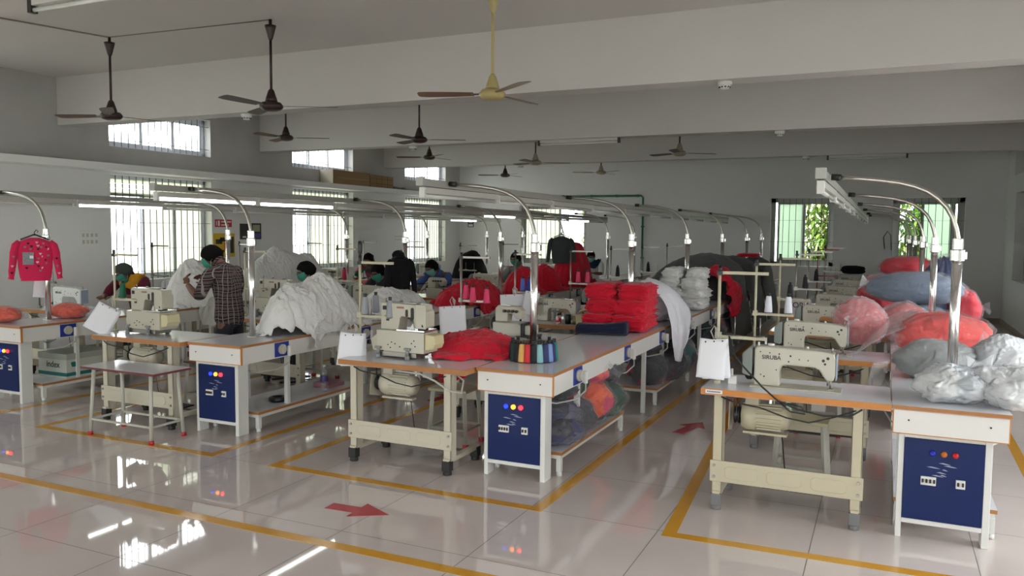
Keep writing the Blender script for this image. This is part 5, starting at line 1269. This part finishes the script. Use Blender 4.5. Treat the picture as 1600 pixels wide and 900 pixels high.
JM = dict(pelvis=(0, .02, .86), spine=(0, .02, 1.02), chest=(0, -.03, 1.22), neck=(0, -.09, 1.37), head=(0, -.17, 1.405),
    shL=(.18, -.04, 1.29), elL=(.27, -.12, 1.03), wrL=(.17, -.33, 1.15), shR=(-.18, -.04, 1.29), elR=(-.25, -.06, 1.03), wrR=(-.06, -.30, 1.14), hdL=(-.35, -.5, .75), hdR=(.35, -.5, .7), pnL=(-.8, .3, -.3), pnR=(.8, .3, -.3),
    hipL=(.09, .02, .83), kneeL=(.10, 0, .46), ankL=(.10, .03, .09), toeL=(.11, -.11, .03), hipR=(-.09, .02, .83), kneeR=(-.10, -.02, .46), ankR=(-.10, .01, .09), toeR=(-.11, -.13, .03))
person((-5.72, 5.86, 0), radians(-84), JM, plaid(), TR, 'person in a maroon plaid shirt standing, head bowed, hands raised', head_pitch=38, head_yaw=16, voxel=.006, sleeve=.68, curl=.9, wide=1.12)
YEL = mixed_fabric('yellow_and_maroon_cloth', [(.55, .28, .02), (.50, .24, .02), (.10, .01, .025), (.55, .30, .03)], 4)
def scarf(m):
    def f(root, T, g):
        b = MB(); c = g('chest')
        def P(u, v):
            t = pi*(u*1.3-.15); r = .165-.02*v
            return Vector((c.x+r*1.15*cos(t), c.y-.0-r*.75*sin(t)-.03, c.z+.13-.16*v*(.6+.6*sin(t))+.012*sin(u*30+v*6)))
        b.grid(P, 34, 14); b.build('scarf', m, root, solid=.006)
    return f
person((-8.62, 7.35+.0, 0), radians(8), seated(lean=.24, hz=1.12), fabric('maroon_cloth', (.11, .012, .03)), TR, 'person in maroon and mustard with a dark cap, bent by the first window', cap=mat('dark_green_cap', (.035, .045, .035), .8), head_pitch=38, head_yaw=-28, head_roll=-6, extra=scarf(fabric('mustard_cloth', (.55, .27, .02))))
person((-5.78, 7.42, 0), radians(-28), seated(lean=.16, hz=1.205, wz=.84), fabric('pale_mint_shirt', (.55, .66, .62)), TR, 'person in a pale mint shirt and green mask behind the big white heap', head_pitch=26, head_yaw=-8)
person((-8.32, 12.15, 0), radians(5), seated(lean=.22, hz=1.15), mixed_fabric('green_floral_cloth', [(.02, .20, .08), (.30, .04, .12), (.03, .16, .07), (.10, .03, .06)], 14), TR, 'person in green and pink floral clothing, far left of the black hoodie', head_pitch=36, mask=None, bun=True, voxel=.01)
def polo():
    m = mat('blue_polo_knit', (.06, .12, .33), .85); t = m.node_tree; b = t.nodes['Principled BSDF']; N, L = t.nodes, t.links
    co = N.new('ShaderNodeTexCoord'); sp = N.new('ShaderNodeSeparateXYZ'); L.new(co.outputs['Object'], sp.inputs[0]); rp = N.new('ShaderNodeValToRGB'); rp.color_ramp.interpolation = 'CONSTANT'
    for k, (p, c) in enumerate(((0, (.16, .16, .22)), (.885, (.015, .02, .07)), (.905, (.05, .10, .28)))):
        e = rp.color_ramp.elements[k] if k < 2 else rp.color_ramp.elements.new(p); e.position = p; e.color = (*c, 1)
    L.new(sp.outputs['Z'], rp.inputs[0]); L.new(rp.outputs[0], b.inputs['Base Color']); return m
person((-5.95, 10.45, 0), radians(-4), seated(lean=.26, hz=1.135, arm=.26), polo(), TR, 'person in a blue polo shirt with a dark chest stripe, head down, pale mask', mask=MASKB, head_pitch=34, head_yaw=-12, voxel=.009, sleeve=.5)
person((-5.98, 9.1, 0), radians(-10), seated(lean=.2, hz=1.12), fabric('dark_shirt', (.04, .035, .04)), TR, 'person half hidden behind the hanging black hoodie, wearing a teal mask', head_pitch=30, voxel=.01)
person((-5.72, 12.75, 0), radians(-5), seated(lean=.15, hz=1.20), fabric('grey_shirt', (.18, .19, .18)), TR, 'person in a grey shirt left of the near cone-ring lamp post, face to the camera', head_pitch=22, voxel=.01)
person((-5.52, 15.95, 0), radians(6), seated(lean=.16, hz=1.17), fabric('white_shirt', (.6, .62, .62)), TR, 'person in white with a dark scarf, seated farthest back near the back wall', mask=MASKB, head_pitch=30, head_yaw=18, voxel=.01, extra=scarf(fabric('navy_scarf', (.015, .03, .06))))
# ------------------------------------------------------------------ stools, small props, papers
def stool(seat_m):
    root = empty('stool', (0, 0, 0), '', 'stool')
    b = MB(); b.box(-.17, .17, -.14, .14, .43, .455); b.build('seat', seat_m, root, bevel=.005)
    for sx in (-1, 1):
        for sy in (-1, 1):
            b = MB(); b.bar((sx*.14, sy*.11, .43), (sx*.165, sy*.135, .02), .026); lg = b.build('leg', STEELG, root)
            b = MB(); b.box(sx*.165-.018, sx*.165+.018, sy*.135-.018, sy*.135+.018, 0, .035); b.build('red_foot', REDR, lg)
    b = MB()
    for sy in (-1, 1): b.bar((-.157, sy*.127, .14), (.157, sy*.127, .14), .018)
    for sx in (-1, 1): b.bar((sx*.157, -.127, .14), (sx*.157, .127, .14), .018)
    b.build('stretcher', STEELG, root)
    return root
stc = stool(mat('cream_stool_seat', (.50, .46, .30), .5)); stb = stool(mat('brown_stool_seat', (.16, .075, .04), .5))
OCC = {(1, 1), (1, 3), (1, 2), (0, 0)}
for r in (3, 2, 1, 0):
    for k, y in enumerate(TROW[r]):
        if r == 0 and k > 4: continue
        place(stc if r >= 2 else stb, USED, (TX[r]+.52, y+.56+.26, 0), '%s stool behind the %s sewing table of the %s' % ('cream' if r >= 2 else 'brown', ORD[k], RT[r]), 'stools at the sewing tables')
# low white table in front of the white-heap row
root = empty('side_table', (-5.475, 4.585, 0), 'low white table with red rubber feet in front of the tall machine', 'table')
b = MB(); b.box(-.415, .415, -.185, .185, .542, .562, 1, top=0); b.build('tabletop', [LAM, mat('maroon_edge_band', (.14, .03, .03), .4)], root, bevel=.003)
for sx in (-1, 1):
    for sy in (-1, 1):
        b = MB(); b.cyl((sx*.32, sy*.13, .542), (sx*.345, sy*.16, .0), .015, n=12); lg = b.build('leg', STEELG, root)
        b = MB(); b.cyl((sx*.3445, sy*.1585, .028), (sx*.345, sy*.16, 0), .021, n=12); b.build('red_foot', REDR, lg)
b = MB()
for sy in (-1, 1): b.bar((-.338, sy*.152, .13), (.338, sy*.152, .13), .016)
for sx in (-1, 1): b.bar((sx*.338, -.152, .13), (sx*.338, .152, .13), .016)
b.build('stretcher', STEELG, root)
# paper pads hung on stands
def pad(loc, rz, rx, w_, h, label, sheets=2, roll=0, second=0):
    root = empty('paper_pad', loc, label, 'paper', None, rz)
    for k in range(sheets):
        b = MB(); T = Matrix.Rotation(roll+second*k, 4, 'Y') @ Matrix.Rotation(rx, 4, 'X')
        def P(u, v): return T @ Vector(((u-.5)*w_, -.004-.006*k-.02*v*v*(1+k*.6)-.008*sin(u*3), -h*v))
        b.grid(P, 10, 12); b.build('sheet', PAPER, root, solid=.0015)
    b = MB(); T = Matrix.Rotation(roll, 4, 'Y') @ Matrix.Rotation(rx, 4, 'X')
    for x in (-.3, 0, .3): b.cyl(T @ Vector((x*w_, -.012-.006*(sheets-1), -.012)), T @ Vector((x*w_, -.016-.006*(sheets-1), -.012)), .005, n=8)
    b.build('punch_hole', INK, root)['kind'] = 'stuff'
    b = MB()
    for q in range(2): b.tube([Vector((.02*q, .0, .0)), Vector((-.02+.03*q, -.01, .05)), Vector((.0, 0, .085)), Vector((.03-.01*q, -.01, .05)), Vector((.02, -.006, -.01))], .004, 6)
    b.build('hanging_cord', GCORD, root)
    return root
pad((TX[3]+.045, TROW[3][0]+.15, 1.03), face_cam(-1, 5)-.1, -.06, .17, .24, 'white papers tied with cord to the nearest right-hand thread stand', 2, -.10, .16)
pad((TX[2]+.0, TROW[2][0]+.19, .915), face_cam(-3.4, 5), -.05, .19, .24, 'white papers hanging left of the near interlock table', 2, 0, .12)
pad((TX[1]+.03, TROW[1][0]+.18, .98), face_cam(-6.2, 5)-.35, -.2, .21, .25, 'tilted white paper pad hanging left of the tall machine of the white-heap row', 2, .45, .05)
pad((TX[2]+.02, TROW[2][1]+.10, 1.0), face_cam(-3.2, 6.4), -.05, .24, .27, 'white paper hanging right of the near interlock head', 1, -.06)
pad((TX[2]+.10, TROW[2][2]+.10, 1.03), face_cam(-3.2, 7.6), -.05, .30, .30, 'large lined sheet hanging left of the near cone-ring lamp post', 1, -.05)
pad((TX[2]+.30, TROW[2][2]+.12, 1.06), face_cam(-3, 7.6), -.05, .15, .24, 'white sheet with a small drawing hanging right of the near cone-ring lamp post', 1, .2)
pad((BX[0]-.12, 5.38, 1.16), face_cam(-7.6, 5.3), -.05, .14, .19, 'white paper hanging below the pink hooded jacket', 1, .1)
# dark green cable of the near right-hand machine
x0, y0_ = TX[3], TROW[3][0]
b = MB(); b.tube([(x0+.13, y0_+.18, 1.05), (x0+.16, y0_+.12, .97), (x0+.24, y0_+.02, .90), (x0+.36, y0_-.015, .79), (x0+.45, y0_-.03, .72), (x0+.56, y0_-.03, .68), (x0+.70, y0_-.02, .655), (x0+.84, y0_-.02, .665), (x0+.90, y0_+.01, .705)], .0055, 8)
b.tube([(x0+.45, y0_-.03, .72), (x0+.52, y0_-.02, .66), (x0+.60, y0_, .65), (x0+.58, y0_, .69), (x0+.5, y0_-.01, .705)], .0045, 8)
tag(b.build('machine_cable', CORD), 'dark cable looping down from the nearest right-hand thread stand', 'cable')
b = MB(); b.box(x0+.03, x0+.13, y0_-.0025, y0_-.0005, .722, .744); tg = b.build('paper_label', PAPER); 
tag(tg, 'white paper label on the orange edge of the nearest right-hand table', 'label')
b = MB()
for q in range(9): b.box(x0+.04+q*.009, x0+.046+q*.009, y0_-.0032, y0_-.0024, .729, .737)
b.build('printed_number', INK, tg)
b = MB(); b.tube([(TX[2]+.5, TROW[2][0]-.004, .705), (TX[2]+.7, TROW[2][0]-.01, .70), (TX[2]+.82, TROW[2][0]-.01, .66), (TX[2]+.92, TROW[2][0]-.0, .60), (TX[2]+1.0, TROW[2][0]+.03, .585), (TX[2]+.98, TROW[2][0]+.1, .66), (TX[2]+.9, TROW[2][0]+.12, .70)], .007, 8)
tag(b.build('machine_cable', GCORD), 'grey cable drooping at the right end of the near interlock table', 'cable')
# cylinder-arm screwdriver on the stand
root = empty('screwdriver', (TX[2]+.02, TROW[2][0]+.25, 1.485), 'black-handled screwdriver standing on top of the near interlock stand', 'screwdriver')
b = MB(); b.lathe([(0, 0), (.012, .0), (.010, .015), (.016, .03), (.017, .09), (.012, .115), (0, .118)], (0, 0, 0), 14); b.build('handle', BLACK, root)
# things on the lower shelf of the white-heap bench
root = empty('water_bottle', (BX[1]+.19, 6.03, .171), 'clear plastic water bottle with violet label on the white-heap lower shelf', 'bottle')
b = MB(); b.lathe([(0, 0), (.032, 0), (.034, .02), (.031, .09), (.034, .13), (.034, .17), (.025, .205), (.012, .22), (.012, .235), (0, .235)], (0, 0, 0), 20); b.build('bottle_body', plastic('bottle_plastic', .25, (.5, .55, .6)), root)
b = MB(); b.lathe([(.0345, .095), (.0352, .10), (.0352, .145), (.0345, .15)], (0, 0, 0), 20); b.build('bottle_label', mat('violet_label', (.08, .05, .20), .4), root)
b = MB(); b.cyl((0, 0, .232), (0, 0, .25), .014, n=14); b.build('cap', WPL, root)
b = MB(); b.lathe([(0, 0), (.07, 0), (.078, .008), (.078, .034), (.07, .04), (.045, .04), (.042, .03), (0, .03)], (BX[1]+.1, 5.5, .171), 26)
tag(b.build('tape_reel', BLACK), 'flat black reel lying on the near white-heap lower shelf', 'reel')
b = MB(); b.prism([(-.05, 0), (.14, .0), (.14, .035), (-.05, .05)], 0, .24); o = b.build('plastic_crate', mat('pink_grey_crate', (.30, .14, .17), .5), bevel=.006); o.location = (BX[1]+.02, 6.15, .171); tag(o, 'pinkish tray behind the water bottle on the lower shelf', 'tray')
# index carton on the window-wall shelf
root = empty('carton', (BX[0]+.03, 5.62, .171), 'white carton with teal stripes and dark lettering on the near window-wall shelf', 'carton')
b = MB(); b.box(-.22, .20, -.26, .26, 0, .22, 0); b.build('box_body', mat('white_carton_board', (.50, .52, .46), .8, noise_amt=.05), root)
b = MB(); b.box(-.225, .205, -.265, .265, .185, .245); b.build('lid', mat('grey_carton_lid', (.36, .38, .33), .8), root, bevel=.004)
b = MB(); b.box(-.222, .2025, -.2625, .2625, .02, .055); b.build('teal_stripe', mat('teal_print', (.01, .14, .13), .7), root)
t = text_obj('printed_word', 'index', .09, mat('dark_teal_print', (.01, .05, .05), .7), (0, -.2612, .13), (pi/2, 0, 0), root, bold=.001)
b = MB(); b.prism([(-.02, .0), (.02, .0), (.03, .03), (.03, .05), (-.03, .05), (-.03, .03)], .2012, .2025, 'X'); 
o = b.build('crest_print', mat('teal_print', (.01, .14, .13)), root); o.location = (0, -.18, .11)
# loft cartons
b = MB(); b.box(-9.66, -9.36, 12.28, 13.45, 2.531, 2.79, 0); bx = b.build('carton', CARD, bevel=.004); tag(bx, 'long brown carton with a pale taped end on the loft slab', 'carton')
b = MB(); b.box(-9.655, -9.365, 12.272, 12.279, 2.536, 2.785); b.build('pale_end_label', mat('pale_carton_end', (.50, .46, .36), .8), bx)
b = MB(); b.box(-9.352, -9.358, 12.4, 13.4, 2.64, 2.66); b.build('packing_tape', mat('packing_tape', (.35, .24, .12), .4), bx)
b = MB(); b.box(-9.66, -9.38, 13.50, 14.32, 2.531, 2.77); bx = b.build('carton', CARD, bevel=.004); tag(bx, 'shorter brown carton on the loft slab, right of the long one', 'carton')
b = MB()
for z in (2.60, 2.70): b.box(-9.381, -9.376, 13.52, 14.30, z, z+.008)
for y in (13.7, 13.9, 14.1): b.box(-9.381, -9.376, y, y+.006, 2.535, 2.765)
b.build('carton_flap_line', mat('dark_carton_line', (.14, .08, .04), .8), bx)['kind'] = 'stuff'
for q, (y, s_) in enumerate(((14.45, .05), (14.6, .035), (14.78, .04))):
    o = bundle('rag', (-9.45, y, 2.531), (.12, .12, s_), GYF, q, 'small grey rag on the loft slab beside the cartons, %s from them' % ORD[q], 'rag', 'rags on the loft slab')
# signs
def sign(name, y0, y1, z0, z1, base, label, parts):
    b = MB(); b.box(XL+.001, XL+.006, y0, y1, z0, z1); o = b.build(name, base); tag(o, label, 'sign')
    for nm, m, rects in parts:
        b = MB()
        for (a, c, d, e) in rects: b.box(XL+.006, XL+.0075, y0+(y1-y0)*a, y0+(y1-y0)*c, z0+(z1-z0)*d, z0+(z1-z0)*e)
        p = b.build(nm, m, o); p['kind'] = 'stuff'
RS = mat('red_sign', (.55, .02, .04), .5); YS = mat('yellow_sign', (.65, .42, .02), .5); WS = mat('white_print', (.8, .8, .8), .6); VS = mat('violet_print', (.10, .09, .30), .6)
sign('red_sign', 9.66, 10.02, 1.70, 1.82, RS, 'small red and white sign above the yellow poster', [('white_lettering', WS, [(.06, .1, .2, .8), (.16, .28, .15, .85), (.36, .95, .62, .78), (.36, .8, .2, .36)])])
sign('yellow_poster', 9.62, 10.08, 1.22, 1.60, YS, 'yellow poster with dark pictures behind the second window-wall lamp post', [('dark_picture', INK, [(.1, .4, .55, .75), (.3, .7, .65, .82), (.72, .95, .15, .85), (.2, .5, .2, .3)]), ('red_picture', RS, [(.5, .68, .3, .6)])])
sign('black_poster', 10.20, 10.40, 1.50, 1.76, INK, 'black poster mostly behind the near white-heap lamp post', [('white_lettering', WS, [(.3, .7, .1, .2)])])
sign('violet_poster', 10.47, 10.70, 1.50, 1.77, INK, 'small black poster with pale picture and violet caption', [('pale_picture', mat('pale_olive_print', (.35, .36, .22), .7), [(.15, .85, .48, .9)]), ('violet_caption', VS, [(.1, .9, .08, .36)])])
b = MB(); b.box(-9.44, -9.28, YB-.007, YB-.002, 1.76, 1.95); o = b.build('black_poster', INK); tag(o, 'small black and white poster on the back wall beside the camera', 'sign')
b = MB(); b.box(-9.41, -9.31, YB-.0085, YB-.0065, 1.86, 1.93); b.box(-9.42, -9.30, YB-.0085, YB-.0065, 1.775, 1.83); b.build('white_picture', WS, o)['kind'] = 'stuff'
# switchboards, camera
def switchboard(y, z, w_, h, label):
    root = empty('switchboard', (XL, y, z), label, 'switchboard', 'switchboards on the window wall')
    b = MB(); b.box(.001, .02, -w_/2, w_/2, -h/2, h/2); b.build('plate', WPL, root, bevel=.003)
    n = 4
    for k in range(n):
        for zz in (-.22, .22):
            b = MB(); yy = -w_/2+(k+.5)*w_/n; b.box(.02, .026, yy-w_*.06, yy+w_*.06, h*(zz-.12), h*(zz+.12)); b.build('rocker_switch', BEIGEPL, root)
switchboard(7.42, 1.53, .26, .20, 'white switchboard on the wall left of the first window')
switchboard(14.95, 1.50, .26, .16, 'white switchboard between the second and third windows')
root = empty('security_camera', (XL+.10, YB-.12, 1.98), 'white dome security camera in the far left corner', 'camera')
b = MB(); b.lathe([(0, .03), (.05, .03), (.05, .0), (.04, -.02), (0, -.025)], (0, 0, 0), 20); b.build('camera_body', WPL, root)
b = MB(); b.lathe([(.028, -.018), (.02, -.04), (0, -.048)], (0, 0, 0), 16); b.build('lens', BLACK, root)
b = MB(); b.box(-.1, -.0, -.02, .02, 0, .02); b.build('mount', WPL, root)
drape('hanging_garment', REDF_, [[(-3.26, 5.34, .76), (-3.05, 5.36, .765), (-2.80, 5.35, .76)], [(-3.25, 5.31, .70), (-3.02, 5.32, .69), (-2.78, 5.32, .70)], [(-3.22, 5.33, .62), (-3.05, 5.34, .60), (-2.80, 5.33, .63)], [(-3.13, 5.36, .55), (-3.06, 5.37, .50), (-2.86, 5.36, .58)]],
      'red garment tail hanging behind and below the near interlock table', 'garment', seed=9, amp=.05, f=14)
bundle('folded_bundle', (TX[3]+.50, 14.7, 1.01), (.36, .3, .13), BLACKF, 12, 'black garment lying over the farthest right-hand machine', 'garment bundle')
root = empty('carton', (TX[3]-.02, 9.62, .751), 'pale pinkish box with dark capital letters on the fourth right-hand table', 'carton')
b = MB(); b.box(0, .26, -.0, .2, 0, .19); b.build('box_body', mat('pale_pink_board', (.55, .48, .50), .7), root, bevel=.003)
text_obj('printed_word', 'YORK', .085, INK, (.13, -.0008, .12), (pi/2, 0, 0), root, bold=.001)
b = MB(); b.tube([(-.02, YB-.03, 1.38), (-.05, YB-.03, 1.62), (.02, YB-.03, 1.74), (.08, YB-.03, 1.66), (.10, YB-.03, 1.36)], .008, 6)
tag(b.build('cable_loop', CORD), 'black cable loop against the back wall left of the right window', 'cable')
# clutter on the third cone-ring table
x0, y0_ = TX[2], TROW[2][2]
root = empty('plastic_basket', (x0+.86, y0_+.10, .751), 'cream plastic basket on the third cone-ring table', 'basket')
b = MB(); b.prism([(-.055, 0), (.055, 0), (.07, .11), (-.07, .11)], -.06, .06); b.build('basket_body', mat('cream_basket', (.60, .55, .33), .5), root, bevel=.004)
b = MB(); b.tube([(-.06, 0, .11), (-.04, 0, .14), (.0, 0, .155), (.05, 0, .16), (.09, .02, .15)], .008, 6); b.build('cloth_scrap', MATS['cream_basket'], root)
root = empty('glue_bottle', (x0+.60, y0_+.08, .751), 'small red and white bottle with black cap on the third cone-ring table', 'bottle')
b = MB(); b.lathe([(0, 0), (.026, 0), (.028, .07), (.016, .085), (.0, .087)], (0, 0, 0), 16); b.build('bottle_body', mixed_fabric('red_white_label', [(.6, .02, .05), (.6, .02, .05), (.75, .7, .7)], 40), root)
b = MB(); b.cyl((0, 0, .086), (0, 0, .115), .012, n=12); b.build('cap', BLACK, root)
root = empty('oil_pot', (x0+.68, y0_+.14, .751), 'black and brass pot between the red bottle and the cream basket', 'pot')
b = MB(); b.lathe([(0, 0), (.03, 0), (.03, .085), (.024, .095), (0, .095)], (0, 0, 0), 16); b.build('pot_body', BLACK, root)
b = MB(); b.cyl((.075, 0, 0), (.075, 0, .07), .025, n=16); b.build('brass_tin', mat('brass_tin', (.30, .26, .12), .35, metal=.7), root)
bag('plastic_bag', (x0+1.0, y0_+.02, .751), (.13, .13, .12), 0, fabric('off_white_fabric', (.62, .62, .60)), WHITEP, 61, 'small white knotted plastic bag left of the red stack', knot=(-.6, .4, .8), tail=.06)
root = empty('plastic_tub', (x0+.93, y0_+.30, .98), 'white tub with green and red print on the third machine', 'tub')
b = MB(); b.lathe([(0, 0), (.035, 0), (.042, .055), (.045, .06), (0, .06)], (0, 0, 0), 20); b.build('tub_body', WPL, root)
b = MB(); b.cyl((.03, -.035, .03), (.032, -.045, .03), .018, n=16); b.build('green_print', GREEN, root)
b = MB(); b.prism([(-.035, .02), (-.01, .02), (-.01, .04), (-.035, .04)], -.044, -.036); b.build('red_print', RS, root)
b = MB(); b.box(x0+.55, x0+1.03, y0_+.35, y0_+.56, .751, .975); tag(b.build('grey_case', mat('grey_case', (.45, .44, .40), .5), bevel=.01), 'pale box behind the basket on the third cone-ring table', 'box') if False else None
